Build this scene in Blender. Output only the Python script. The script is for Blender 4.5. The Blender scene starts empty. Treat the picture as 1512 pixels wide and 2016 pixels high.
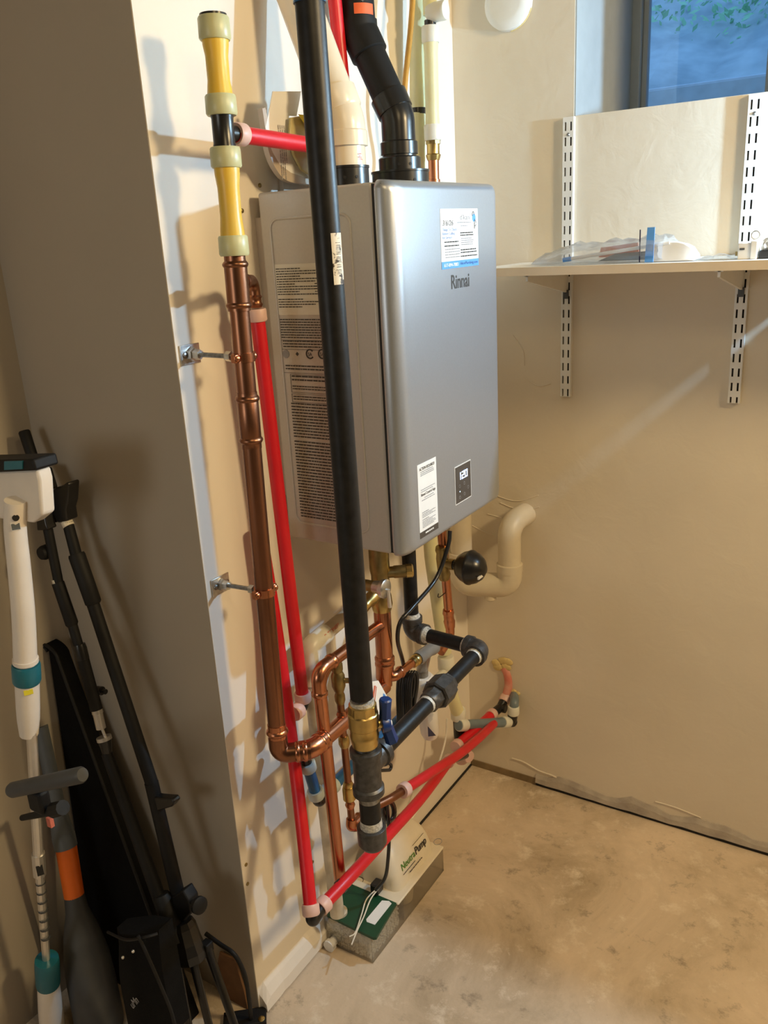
import bpy, math, random
from mathutils import Vector as V, Matrix
random.seed(7)
sc = bpy.context.scene
# ------------------------------------------------------------------ camera
FPX = 1679.75
CAM = V((1.19538, -2.30614, 1.78185)); YAW, PIT, ROL = .577200, .311156, -.056486
f0 = V((-math.sin(YAW), math.cos(YAW), 0)); r0 = V((math.cos(YAW), math.sin(YAW), 0)); u0 = V((0, 0, 1))
FW = math.cos(PIT)*f0 - math.sin(PIT)*u0; uu = math.cos(PIT)*u0 + math.sin(PIT)*f0
RT = math.cos(ROL)*r0 + math.sin(ROL)*uu; UP = -math.sin(ROL)*r0 + math.cos(ROL)*uu
cd = bpy.data.cameras.new('camera'); cam = bpy.data.objects.new('camera', cd); sc.collection.objects.link(cam)
cd.sensor_fit = 'VERTICAL'; cd.sensor_height = 24; cd.lens = 24*FPX/2016; cd.clip_start = .02
cam.matrix_world = Matrix(((RT.x, UP.x, -FW.x, CAM.x), (RT.y, UP.y, -FW.y, CAM.y), (RT.z, UP.z, -FW.z, CAM.z), (0, 0, 0, 1)))
sc.camera = cam
# ------------------------------------------------------------------ light
w = bpy.data.worlds.new('dusk_sky'); sc.world = w; w.use_nodes = True
w.node_tree.nodes['Background'].inputs[0].default_value = (.30, .55, 1.0, 1)
w.node_tree.nodes['Background'].inputs[1].default_value = 1.4
sc.view_settings.view_transform = 'Standard'; sc.view_settings.look = 'None'
sc.view_settings.exposure = -0.1; sc.view_settings.gamma = 1; sc.view_settings.use_curve_mapping = False
def lamp(name, loc, power, col, rad):
    d = bpy.data.lights.new(name, 'POINT'); d.energy = power; d.color = col; d.shadow_soft_size = rad
    o = bpy.data.objects.new(name, d); o.location = loc; sc.collection.objects.link(o); return o
lamp('cool_bulb', (1.40, -.167, 2.03), 76, (.40, .69, 1.0), .018)
lamp('warm_bulb', (2.30, -.84, 2.50), 140, (1.0, .74, .39), .14)
lamp('warm_bulb', (1.15, -1.80, 2.50), 14, (1.0, .74, .39), .16)
lamp('dim_room_bulb', (-.05, -3.9, 1.70), 32, (1.0, 1.0, .95), .40)
# ------------------------------------------------------------------ helpers
def at(u, v, x=None, y=None, z=None):
    d = FW + RT*((u-756)/FPX) - UP*((v-1008)/FPX)
    if x is not None: t = (x-CAM.x)/d.x
    elif y is not None: t = (y-CAM.y)/d.y
    else: t = (z-CAM.z)/d.z
    return CAM + d*t
def onl(P, Q, v):                      # point of the line P-Q seen at image row v
    n = UP + FW*((v-1008)/FPX)
    d = Q-P
    return P + d*((CAM-P).dot(n)/d.dot(n))
class MB:
    def __init__(s): s.v = []; s.f = []
    def add(s, vs, fs):
        n = len(s.v); s.v += [tuple(a) for a in vs]; s.f += [tuple(i+n for i in f) for f in fs]; return s
    def box(s, a, b):
        x0, y0, z0 = a; x1, y1, z1 = b
        return s.add([(x0,y0,z0),(x1,y0,z0),(x1,y1,z0),(x0,y1,z0),(x0,y0,z1),(x1,y0,z1),(x1,y1,z1),(x0,y1,z1)],
                     [(0,3,2,1),(4,5,6,7),(0,1,5,4),(1,2,6,5),(2,3,7,6),(3,0,4,7)])
    def prism(s, poly, off):           # polygon (3D points) pushed along off
        n = len(poly); a = [V(p) for p in poly]; b = [p+V(off) for p in a]
        return s.add(a+b, [tuple(range(n))[::-1], tuple(range(n, 2*n))] + [(i, (i+1) % n, n+(i+1) % n, n+i) for i in range(n)])
    def rings(s, rs, cap=True, closed=False):
        m = len(rs[0]); n = len(rs); vs = [p for r in rs for p in r]; fs = []
        for i in range(n-1 if not closed else n):
            for j in range(m):
                fs.append((i*m+j, i*m+(j+1) % m, ((i+1) % n)*m+(j+1) % m, ((i+1) % n)*m+j))
        if cap and not closed: fs += [tuple(range(m))[::-1], tuple(range((n-1)*m, n*m))]
        return s.add(vs, fs)
    def tube(s, pts, r, fil=0, seg=18, closed=False, taper=None):
        pts = [V(p) for p in pts]
        if fil: pts = fillet(pts, fil)
        T = []
        for i in range(len(pts)):
            a = pts[i-1] if (i > 0 or closed) else pts[i]; b = pts[(i+1) % len(pts)] if (i < len(pts)-1 or closed) else pts[i]
            T.append((b-a).normalized())
        x = T[0].orthogonal().normalized(); rs = []
        for i, p in enumerate(pts):
            x = (x - T[i]*x.dot(T[i])).normalized(); yv = T[i].cross(x)
            rr = r if taper is None else r + (taper-r)*i/(len(pts)-1)
            rs.append([p + (x*math.cos(k*2*math.pi/seg) + yv*math.sin(k*2*math.pi/seg))*rr for k in range(seg)])
        return s.rings(rs, closed=closed)
    def lathe(s, a, b, prof, seg=24, ngon=None):
        a = V(a); b = V(b); d = b-a; t = d.normalized(); x = t.orthogonal().normalized()
        if abs(t.z) < .9: x = (V((0,0,1)) - t*t.z).normalized()
        y = t.cross(x); m = ngon or seg
        return s.rings([[a+d*q + (x*math.cos(k*2*math.pi/m)+y*math.sin(k*2*math.pi/m))*max(r, 1e-5) for k in range(m)] for q, r in prof])
    def ball(s, c, r, sc_=(1,1,1), n=12):
        c = V(c); rs = []
        for i in range(1, n):
            ph = math.pi*i/n
            rs.append([c+V((sc_[0]*r*math.sin(ph)*math.cos(k*math.pi/n), sc_[1]*r*math.sin(ph)*math.sin(k*math.pi/n), sc_[2]*r*math.cos(ph))) for k in range(2*n)])
        return s.rings(rs)
def fillet(pts, R):
    out = [pts[0]]
    for i in range(1, len(pts)-1):
        p, a, b = pts[i], pts[i-1], pts[i+1]
        d1 = (a-p); d2 = (b-p); l1, l2 = d1.length, d2.length; d1 = d1/l1; d2 = d2/l2
        c = max(-1, min(1, d1.dot(d2))); ang = math.acos(c)
        if ang > 3.08: out.append(p); continue
        k = min(R/math.tan(ang/2), l1*.48, l2*.48); A = p+d1*k; B = p+d2*k
        n = max(4, int((math.pi-ang)/.16))
        cen = p + (d1+d2).normalized()*(k/math.cos(ang/2)); ra = (A-cen).length
        for j in range(n+1):
            v = (A-cen).lerp(B-cen, j/n)
            th = (math.pi-ang)*j/n
            e1 = (A-cen).normalized(); e2 = ((B-cen)-e1*(B-cen).dot(e1)).normalized()
            out.append(cen+(e1*math.cos(th)+e2*math.sin(th))*ra)
    out.append(pts[-1]); return out
def smoothpath(pts, n=10):              # Catmull-Rom through the points
    P = [V(p) for p in pts]; P = [2*P[0]-P[1]] + P + [2*P[-1]-P[-2]]; out = []
    for i in range(1, len(P)-2):
        a, b, c, d = P[i-1:i+3]
        for j in range(n):
            t = j/n
            out.append(.5*((2*b)+(c-a)*t+(2*a-5*b+4*c-d)*t*t+(3*b-a-3*c+d)*t**3))
    out.append(P[-2]); return out
def rr(x0, z0, x1, z1, r, n=6):
    pts = []
    for cx, cz, a0 in ((x1-r, z1-r, 0), (x0+r, z1-r, 90), (x0+r, z0+r, 180), (x1-r, z0+r, 270)):
        for k in range(n+1):
            a = math.radians(a0+90*k/n); pts.append((cx+r*math.cos(a), cz+r*math.sin(a)))
    return pts
BASE = {}
def thing(name, label, cat, base, group=None):
    o = bpy.data.objects.new(name, None); sc.collection.objects.link(o); o.location = base; o.empty_display_size = .05
    BASE[o] = V(base); o['label'] = label; o['category'] = cat
    if group: o['group'] = group
    return o
def ob(name, mb, mat, parent=None, smooth=True, bevel=0, ang=40, label=None, kind=None, bseg=2):
    me = bpy.data.meshes.new(name)
    base = BASE.get(parent, V((0,0,0))) if parent else V((0,0,0))
    if parent is None and kind != 'structure':
        n = len(mb.v); zz = min(p[2] for p in mb.v)
        base = V((sum(p[0] for p in mb.v)/n, sum(p[1] for p in mb.v)/n, zz))
    me.from_pydata([tuple(V(p)-base) for p in mb.v], [], mb.f); me.update()
    o = bpy.data.objects.new(name, me); sc.collection.objects.link(o)
    me.materials.append(mat)
    if parent: o.parent = parent
    else: o.location = base
    BASE[o] = base
    if bevel:
        m = o.modifiers.new('bevel', 'BEVEL'); m.width = bevel; m.segments = bseg; m.limit_method = 'ANGLE'; m.angle_limit = math.radians(35)
    if smooth:
        for p in me.polygons: p.use_smooth = True
        try: me.set_sharp_from_angle(angle=math.radians(ang))
        except Exception: pass
    if name == 'fine_print': kind = 'stuff'
    if label: o['label'] = label
    if kind: o['kind'] = kind
    return o
def tag(o, label, cat, group=None):
    o['label'] = label; o['category'] = cat
    if group: o['group'] = group
    return o
def text(name, body, org, xd, yd, size, mat, parent, wide=1.0, align='LEFT', depth=.0001, shear=0, bold=0, fitw=None):
    cu = bpy.data.curves.new(name, 'FONT'); cu.body = body; cu.size = size; cu.extrude = depth; cu.align_x = align; cu.shear = shear; cu.offset = bold
    o = bpy.data.objects.new(name, cu); sc.collection.objects.link(o)
    bpy.context.view_layer.update()
    me = bpy.data.meshes.new_from_object(o.evaluated_get(bpy.context.evaluated_depsgraph_get()))
    bpy.data.objects.remove(o)
    xd = V(xd).normalized(); yd = V(yd).normalized(); zd = xd.cross(yd); base = BASE[parent]
    if fitw: wide = fitw/max(v.co.x for v in me.vertices)
    for v in me.vertices:
        v.co = V(org)+xd*(v.co.x*wide)+yd*v.co.y+zd*v.co.z-base
    me.materials.clear(); me.materials.append(mat)
    o = bpy.data.objects.new(name, me); sc.collection.objects.link(o); o.parent = parent; BASE[o] = base
    return o
def words(mb, org, xd, yd, width, h, nrow, pitch, fill=.85, ragged=.35, off=.0004):
    xd = V(xd); yd = V(yd); n = xd.cross(yd).normalized(); org = V(org)+n*off
    for i in range(nrow):
        x = 0; lim = width*(1-ragged*random.random() if random.random() < .6 else 1)
        while x < lim-h*.8:
            l = min(h*random.uniform(1.2, 5), lim-x); p = org+xd*x-yd*(i*pitch)
            mb.add([p, p+xd*l, p+xd*l-yd*h, p-yd*h], [(3, 2, 1, 0)][::1]); x += l+h*.55
    return mb
# ------------------------------------------------------------------ materials
def nt(name):
    m = bpy.data.materials.new(name); m.use_nodes = True
    return m, m.node_tree.nodes, m.node_tree.links, m.node_tree.nodes['Principled BSDF']
def mat(name, col, rough=.5, metal=0, var=.12, scale=25, bump=0, bscale=120, spec=None, trans=0, sss=0, coat=0, emit=None, col2=None, stretch=None):
    m, N, L, b = nt(name)
    tc = N.new('ShaderNodeTexCoord'); src = tc.outputs['Object']
    if stretch:
        mp = N.new('ShaderNodeMapping'); mp.inputs['Scale'].default_value = stretch; L.new(src, mp.inputs[0]); src = mp.outputs[0]
    nz = N.new('ShaderNodeTexNoise'); nz.inputs['Scale'].default_value = scale; nz.inputs['Detail'].default_value = 5; L.new(src, nz.inputs[0])
    rp = N.new('ShaderNodeValToRGB'); L.new(nz.outputs[0], rp.inputs[0])
    c2 = col2 or tuple(max(0, c*(1-var)) for c in col); c1 = col if col2 else tuple(min(1, c*(1+var*.6)) for c in col)
    rp.color_ramp.elements[0].position = .3; rp.color_ramp.elements[1].position = .7
    rp.color_ramp.elements[0].color = (*c2, 1); rp.color_ramp.elements[1].color = (*c1, 1)
    L.new(rp.outputs[0], b.inputs['Base Color'])
    b.inputs['Roughness'].default_value = rough; b.inputs['Metallic'].default_value = metal
    if spec is not None: b.inputs['Specular IOR Level'].default_value = spec
    if trans: b.inputs['Transmission Weight'].default_value = trans
    if coat: b.inputs['Coat Weight'].default_value = coat; b.inputs['Coat Roughness'].default_value = .15
    if sss:
        b.inputs['Subsurface Weight'].default_value = sss; b.inputs['Subsurface Radius'].default_value = (.02, .015, .008)
    if bump:
        n2 = N.new('ShaderNodeTexNoise'); n2.inputs['Scale'].default_value = bscale; n2.inputs['Detail'].default_value = 4; L.new(src, n2.inputs[0])
        bp = N.new('ShaderNodeBump'); bp.inputs['Strength'].default_value = bump; bp.inputs['Distance'].default_value = .004
        L.new(n2.outputs[0], bp.inputs['Height']); L.new(bp.outputs[0], b.inputs['Normal'])
    if emit: b.inputs['Emission Color'].default_value = (*emit[0], 1); b.inputs['Emission Strength'].default_value = emit[1]
    return m
def clear(name, tint, gloss=.12, rough=.12, bump=.0, haze=.0):
    m = bpy.data.materials.new(name); m.use_nodes = True; N = m.node_tree.nodes; L = m.node_tree.links; N.clear()
    out = N.new('ShaderNodeOutputMaterial'); tr = N.new('ShaderNodeBsdfTransparent'); tr.inputs[0].default_value = (*tint, 1)
    gl = N.new('ShaderNodeBsdfGlossy'); gl.inputs['Roughness'].default_value = rough
    mx = N.new('ShaderNodeMixShader'); fr = N.new('ShaderNodeLayerWeight'); fr.inputs[0].default_value = .25
    mul = N.new('ShaderNodeMath'); mul.operation = 'MULTIPLY_ADD'; mul.inputs[1].default_value = .5; mul.inputs[2].default_value = gloss*.3
    L.new(fr.outputs['Fresnel'], mul.inputs[0]); L.new(mul.outputs[0], mx.inputs[0]); L.new(tr.outputs[0], mx.inputs[1]); L.new(gl.outputs[0], mx.inputs[2])
    last = mx
    if haze:
        df = N.new('ShaderNodeBsdfDiffuse'); df.inputs[0].default_value = (.85, .85, .85, 1); m2 = N.new('ShaderNodeMixShader'); m2.inputs[0].default_value = haze
        L.new(mx.outputs[0], m2.inputs[1]); L.new(df.outputs[0], m2.inputs[2]); last = m2
    if bump:
        tc = N.new('ShaderNodeTexCoord'); nz = N.new('ShaderNodeTexNoise'); nz.inputs['Scale'].default_value = 45; nz.inputs['Detail'].default_value = 6; L.new(tc.outputs['Object'], nz.inputs[0])
        bp = N.new('ShaderNodeBump'); bp.inputs['Strength'].default_value = bump; bp.inputs['Distance'].default_value = .01; L.new(nz.outputs[0], bp.inputs['Height']); L.new(bp.outputs[0], gl.inputs['Normal'])
    L.new(last.outputs[0], out.inputs[0]); return m
def plaster(name, col, var, bump):
    m, N, L, b = nt(name); tc = N.new('ShaderNodeTexCoord')
    n1 = N.new('ShaderNodeTexNoise'); n1.inputs['Scale'].default_value = 3; n1.inputs['Detail'].default_value = 6
    n2 = N.new('ShaderNodeTexNoise'); n2.inputs['Scale'].default_value = 28; n2.inputs['Detail'].default_value = 8; n2.inputs['Roughness'].default_value = .65
    n3 = N.new('ShaderNodeTexNoise'); n3.inputs['Scale'].default_value = 14; n3.inputs['Detail'].default_value = 4; n3.inputs['Distortion'].default_value = .8
    for n in (n1, n2, n3): L.new(tc.outputs['Object'], n.inputs[0])
    rp = N.new('ShaderNodeValToRGB'); L.new(n1.outputs[0], rp.inputs[0])
    rp.color_ramp.elements[0].position = .3; rp.color_ramp.elements[1].position = .7
    rp.color_ramp.elements[0].color = (*[c*(1-var) for c in col], 1); rp.color_ramp.elements[1].color = (*col, 1)
    L.new(rp.outputs[0], b.inputs['Base Color']); b.inputs['Roughness'].default_value = .75; b.inputs['Specular IOR Level'].default_value = .25
    ad = N.new('ShaderNodeMath'); ad.operation = 'MULTIPLY_ADD'; ad.inputs[1].default_value = .35; L.new(n2.outputs[0], ad.inputs[0]); L.new(n3.outputs[0], ad.inputs[2])
    bp = N.new('ShaderNodeBump'); bp.inputs['Strength'].default_value = bump; bp.inputs['Distance'].default_value = .012
    L.new(ad.outputs[0], bp.inputs['Height']); L.new(bp.outputs[0], b.inputs['Normal']); return m
def concrete():
    m, N, L, b = nt('concrete_floor'); tc = N.new('ShaderNodeTexCoord')
    n1 = N.new('ShaderNodeTexNoise'); n1.inputs['Scale'].default_value = 2.2; n1.inputs['Detail'].default_value = 9; n1.inputs['Roughness'].default_value = .68; n1.inputs['Distortion'].default_value = .6
    n2 = N.new('ShaderNodeTexNoise'); n2.inputs['Scale'].default_value = 11; n2.inputs['Detail'].default_value = 9; n2.inputs['Roughness'].default_value = .72
    n3 = N.new('ShaderNodeTexNoise'); n3.inputs['Scale'].default_value = 90; n3.inputs['Detail'].default_value = 6
    for n in (n1, n2, n3): L.new(tc.outputs['Object'], n.inputs[0])
    rp = N.new('ShaderNodeValToRGB'); e = rp.color_ramp.elements; L.new(n1.outputs[0], rp.inputs[0])
    e[0].position = .36; e[0].color = (.40, .31, .205, 1); e[1].position = .66; e[1].color = (.72, .58, .43, 1); x = e.new(.5); x.color = (.60, .48, .345, 1)
    r2 = N.new('ShaderNodeValToRGB'); e = r2.color_ramp.elements; L.new(n2.outputs[0], r2.inputs[0])
    e[0].position = .55; e[0].color = (0, 0, 0, 1); e[1].position = .70; e[1].color = (.85, .85, .85, 1)
    mx = N.new('ShaderNodeMix'); mx.data_type = 'RGBA'; mx.inputs['B'].default_value = (.80, .70, .56, 1)
    L.new(r2.outputs[0], mx.inputs['Factor']); L.new(rp.outputs[0], mx.inputs['A'])
    r3 = N.new('ShaderNodeValToRGB'); e = r3.color_ramp.elements; L.new(n2.outputs[0], r3.inputs[0])
    e[0].position = .30; e[0].color = (.7, .7, .7, 1); e[1].position = .43; e[1].color = (0, 0, 0, 1)
    m2 = N.new('ShaderNodeMix'); m2.data_type = 'RGBA'; m2.inputs['B'].default_value = (.15, .12, .085, 1)
    L.new(r3.outputs[0], m2.inputs['Factor']); L.new(mx.outputs['Result'], m2.inputs['A'])
    L.new(m2.outputs['Result'], b.inputs['Base Color']); b.inputs['Roughness'].default_value = .7
    bp = N.new('ShaderNodeBump'); bp.inputs['Strength'].default_value = .35; bp.inputs['Distance'].default_value = .004; L.new(n3.outputs[0], bp.inputs['Height']); L.new(bp.outputs[0], b.inputs['Normal'])
    return m
def scuffed():
    m = mat('scuffed_label', (.74, .68, .56), .6, scale=14)
    N = m.node_tree.nodes; L = m.node_tree.links; b = N['Principled BSDF']; src = b.inputs['Base Color'].links[0].from_socket
    tc = N.new('ShaderNodeTexCoord'); nz = N.new('ShaderNodeTexNoise'); nz.inputs['Scale'].default_value = 75; nz.inputs['Detail'].default_value = 4; L.new(tc.outputs['Object'], nz.inputs[0])
    rp = N.new('ShaderNodeValToRGB'); e = rp.color_ramp.elements; e[0].position = .53; e[1].position = .58; L.new(nz.outputs[0], rp.inputs[0])
    mx = N.new('ShaderNodeMix'); mx.data_type = 'RGBA'; mx.inputs['B'].default_value = (.05, .03, .015, 1); L.new(rp.outputs[0], mx.inputs['Factor']); L.new(src, mx.inputs['A']); L.new(mx.outputs['Result'], b.inputs['Base Color'])
    return m
M = dict(
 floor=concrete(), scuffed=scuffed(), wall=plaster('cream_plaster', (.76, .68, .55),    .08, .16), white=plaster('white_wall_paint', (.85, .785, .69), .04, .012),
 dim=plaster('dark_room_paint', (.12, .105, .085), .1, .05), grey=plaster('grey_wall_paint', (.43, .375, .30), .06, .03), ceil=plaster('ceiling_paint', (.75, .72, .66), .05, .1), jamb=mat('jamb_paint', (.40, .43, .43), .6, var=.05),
 silver=mat('silver_enamel', (.425, .455, .50), .34, .65, var=.03, scale=300), casing=mat('grey_casing_enamel', (.50, .47, .43), .42, .25, var=.03, scale=200),
 dark=mat('dark_gap', (.012, .011, .010), .7), black=mat('black_plastic', (.014, .013, .012), .28, var=.2), matt=mat('matt_black', (.009, .0085, .008), .6, var=.3, spec=.3),
 iron=mat('black_iron_pipe', (.012, .012, .0125), .42, .3, var=.5, scale=60, bump=.05, bscale=900), cast=mat('cast_iron_fitting', (.085, .083, .082), .38, .6, var=.4, scale=90, bump=.12, bscale=500),
 zinc=mat('zinc_plate', (.62, .62, .60), .32, 1, var=.3, scale=60), steel=mat('worn_steel', (.30, .30, .29), .35, 1, var=.4, scale=120),
 thread=mat('sealed_thread', (.66, .64, .58), .55, .3, var=.5, scale=220), chrome=mat('chrome', (.74, .70, .64), .30, .75, var=.05),
 copper=mat('copper', (.66, .28, .15), .27, 1, col2=(.42, .17, .09), scale=14, stretch=(1, 1, .35)), cdull=mat('brown_copper', (.38, .165, .09), .33, 1, col2=(.20, .095, .055), scale=10, stretch=(1, 1, .4)),
 brass=mat('brass', (.70, .50, .18), .30, 1, col2=(.46, .33, .13), scale=30), dbrass=mat('dull_brass', (.38, .29, .12), .40, 1, col2=(.24, .18, .08), scale=50),
 red=mat('red_pex', (.66, .012, .022), .36, var=.12, scale=12), blue=mat('blue_pex', (.015, .12, .30), .38, var=.2), teal=mat('teal_plastic', (.012, .15, .20), .35, var=.1),
 pink=mat('pink_pex_ring', (.74, .50, .44), .42, var=.08, sss=.3), yellow=mat('yellow_pex', (.80, .50, .035), .36, col2=(.74, .52, .10), scale=20, sss=.1), ring=mat('pale_green_pex_ring', (.58, .58, .34), .36, var=.1, sss=.3),
 pale=mat('pale_pex', (.76, .73, .44), .36, var=.1, scale=8, sss=.3), milk=mat('milky_pex_ring', (.76, .75, .66), .36, var=.06, sss=.3), ochre=mat('ochre_tube', (.52, .27, .045), .4, var=.15),
 bluering=mat('pale_blue_ring', (.52, .60, .60), .4, var=.08), pvc=mat('cream_pvc', (.78, .67, .50), .26, var=.06, scale=9), dpvc=mat('dirty_white_pvc', (.70, .62, .48), .45, col2=(.40, .33, .22), scale=18),
 paint=mat('painted_pvc', (.64, .56, .42), .42, var=.06, bump=.15, bscale=60), paper=mat('white_paper', (.84, .84, .82), .7, var=.03), cream=mat('cream_label', (.72, .68, .58), .7, var=.03), ink=mat('black_ink', (.05, .045, .04), .7),
 lightink=mat('grey_ink', (.30, .30, .31), .7), blueink=mat('blue_print', (.10, .33, .80), .6, var=.05), paleblue=mat('pale_blue_print', (.30, .42, .68), .6), redink=mat('red_print', (.62, .16, .10), .7), brownink=mat('dark_brown_print', (.075, .06, .048), .6), orangelab=mat('orange_label', (.80, .13, .03), .55),
 greenlid=mat('green_plastic', (.008, .065, .028), .42, var=.15), pump=mat('cream_plastic', (.80, .72, .56), .38, var=.05), pellet=mat('calcite_pellet', (.90, .86, .76), .7, var=.2, scale=40), greenink=mat('green_print', (.08, .25, .03), .6),
 shelf=mat('shelf_board', (.78, .72, .62), .45, var=.03), edge=mat('shelf_edge_band', (.74, .63, .48), .5, var=.04), white2=mat('white_enamel', (.80, .79, .75), .35, var=.03), whitep=mat('white_plastic', (.82, .80, .76), .32, var=.03),
 mop=mat('ivory_plastic', (.84, .77, .68), .3, var=.03), greyp=mat('grey_plastic', (.13, .145, .155), .45, var=.1), dgrey=mat('dark_grey_plastic', (.060, .063, .066), .5, var=.12), orange=mat('orange_plastic', (.85, .16, .012), .42, var=.06), cloth=mat('black_cloth', (.0045, .0045, .0045), .85, var=.3, bump=.3, bscale=400, spec=.15),
 greytee=mat('grey_clear_plastic', (.30, .28, .25), .22, var=.15, trans=.35), navy=mat('navy_print', (.02, .02, .06), .5), olive=mat('olive_pouch', (.55, .48, .22), .35, var=.12), tray=mat('taupe_plastic', (.50, .43, .35), .5, var=.06), yellowtag=mat('yellow_tag', (.85, .72, .04), .5),
 foam=mat('expanding_foam', (.74, .58, .26), .8, var=.25, bump=.5, bscale=80), grout=mat('grey_cement', (.36, .31, .26), .85, col2=(.50, .44, .36), scale=22, bump=.5, bscale=60), wood=mat('brown_sill_wood', (.24, .17, .085), .8, var=.25), pinkred=mat('faded_red_pex', (.62, .16, .12), .45, col2=(.68, .34, .26), scale=30),
 greytube=mat('grey_pex', (.17, .22, .25), .4, var=.15), wire=mat('white_wire', (.85, .80, .68), .5), led=mat('led_digit', (.5, .7, 1), .5, emit=((.55, .75, 1.0), 6)), glassy=clear('clear_tub', (.955, .945, .915), .10, .08, haze=.02), bag=clear('clear_bag', (.95, .95, .95), .35, .18, bump=.6, haze=.14), pane=clear('window_glass', (.86, .93, .98), .1, .03),
 grass=mat('bank_soil', (.34, .44, .46), .9, col2=(.56, .68, .68), scale=9, bump=.5, bscale=30), leaf=mat('leaf', (.20, .55, .28), .5, col2=(.45, .80, .50), scale=6), step=mat('pale_kerb', (.66, .76, .80), .8, var=.1), brown=mat('warm_lit_brown', (.22, .11, .05), .8, var=.2))
X = V((1,0,0)); Y = V((0,1,0)); Z = V((0,0,1))
L_ = 1.152                                                    # length of the heater wall
# ------------------------------------------------------------------ structure
def struct(name, mb, m, **k): return ob(name, mb, m, kind='structure', smooth=k.pop('smooth', False), **k)
struct('floor', MB().box((-.75, -5, -.1), (3.3, .5, 0)), M['floor'])
struct('ceiling', MB().box((-.75, -5, 2.6), (3.3, .5, 2.7)), M['dim'])
wl = struct('wall_left', MB().box((-.12, -L_, 0), (0, 0, 2.6)), M['white'])
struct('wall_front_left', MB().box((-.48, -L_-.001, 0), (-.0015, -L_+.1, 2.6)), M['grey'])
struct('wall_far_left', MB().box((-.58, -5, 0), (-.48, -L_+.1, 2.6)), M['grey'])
WX0, WX1, WZ = .345, .924, 2.052
struct('wall_back', MB().box((-.12, 0, 0), (WX0, .55, 2.6)).box((WX1, 0, 0), (3.3, .55, 2.6)).box((WX0, 0, 0), (WX1, .55, WZ)).box((WX0, 0, 2.56), (WX1, .55, 2.6)), M['wall'])
struct('wall_right', MB().box((3.2, -5, 0), (3.3, 0, 2.6)), M['dim'])
struct('wall_behind_camera', MB().box((-.75, -5.1, 0), (3.3, -5, 2.6)), M['dim'])
# window
wy = .46
wn = struct('window_1', MB().box((WX0, wy, WZ), (WX0+.03, wy+.07, 2.56)).box((WX1-.19, wy, WZ), (WX1, wy+.07, 2.56)).box((WX0+.03, wy, 2.5), (WX1-.19, wy+.07, 2.56)).box((WX0+.03, wy+.01, WZ), (WX1-.19, wy+.06, WZ+.02)), M['jamb'], bevel=.004)
ob('sash', MB().box((WX0+.03, wy+.02, WZ+.02), (WX0+.045, wy+.05, 2.5)).box((WX1-.205, wy+.02, WZ+.02), (WX1-.19, wy+.05, 2.5)), M['jamb'], wn, bevel=.002)
ob('pane', MB().box((WX0+.045, wy+.032, WZ+.02), (WX1-.205, wy+.036, 2.5)), M['pane'], wn, smooth=False)
struct('trim_1', MB().box((WX0, .002, WZ), (WX0+.004, wy, 2.56)).box((WX1-.004, .002, WZ), (WX1, wy, 2.56)), M['jamb'])
# outside bank
bank = MB(); nx, ny = 24, 14
vs = []; fs = []
for j in range(ny):
    for i in range(nx):
        yy = .6+j*.22; vs.append((-1.6+i*.2, yy, 1.98+max(0, j-1)*.16+.05*math.sin(i*1.3+j)+random.uniform(-.02, .02)))
for j in range(ny-1):
    for i in range(nx-1): a = j*nx+i; fs.append((a, a+1, a+nx+1, a+nx))
struct('ground_outside', bank.add(vs, fs), M['grass'])
struct('trim_2', MB().box((-.6, .95, 2.0), (1.8, 1.10, 2.22)), M['step'], bevel=.01)
lf = MB()
for k in range(3200):
    c = V((random.triangular(-.5, 1.0, .55), random.uniform(1.5, 2.5), 0)); c.z = 2.30+(c.y-1.5)*.25+random.triangular(-.05, .45, .25)
    a = V((random.uniform(-1,1), random.uniform(-1,1), random.uniform(-.4,1))).normalized(); b = a.orthogonal().normalized(); s = random.uniform(.010, .026)
    lf.add([c-a*s, c+b*s*.45, c+a*s, c-b*s*.45], [(0,1,2,3)])
o = ob('foliage', lf, M['leaf'], kind='stuff', smooth=False); tag(o, 'green leafy ground cover on the bank outside the window', 'foliage')
# skirting and wall foot
bb = MB(); poly = [(0, -L_, .004)]; n = 16
top = [.072+random.uniform(-.003, .003)-(.025 if k < 1 else 0) for k in range(n+1)]
rs = []
for k in range(n+1):
    yy = -L_+.004+k*(.28/n); t = .017+random.uniform(-.0012, .0012)
    rs.append([(0, yy, .006), (t+.004, yy, .004), (t+.003, yy, top[k]*.5), (t*.55, yy, top[k]*.82), (.0, yy, top[k])])
struct('baseboard_left', bb.rings(rs), M['white'])
ob('skirting_gap', MB().box((0, -L_+.28, 0), (.005, -.005, .006)), M['dark'], wl, smooth=False)
struct('baseboard_back', MB().box((0, -.004, 0), (.245, 0, .024)), M['wood'])
g = MB(); rs = []
for k in range(41):
    xx = .245+k*.04; h = .035+.022*abs(math.sin(k*.55))+random.uniform(-.008, .008)
    rs.append([(xx, 0, .012), (xx, -.012, .010+random.uniform(0, .004)), (xx, -.009, h*.7), (xx, -.002, h), (xx, 0, h)])
struct('trim_3', g.rings(rs), M['grout'])
struct('trim_4', MB().box((.245, -.006, 0), (1.9, 0, .012)), M['dark'])
ridge = MB()
ridge.tube(smoothpath([at(1008, 1493, y=-.001), at(1030, 1500, y=-.001), at(1060, 1517, y=-.001), at(1085, 1526, y=-.001), at(1100, 1533, y=-.001)]), .003, seg=8)
ridge.tube(smoothpath([at(1290, 1578, y=-.001), at(1330, 1590, y=-.001), at(1380, 1610, y=-.001)]), .0022, seg=8)
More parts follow.
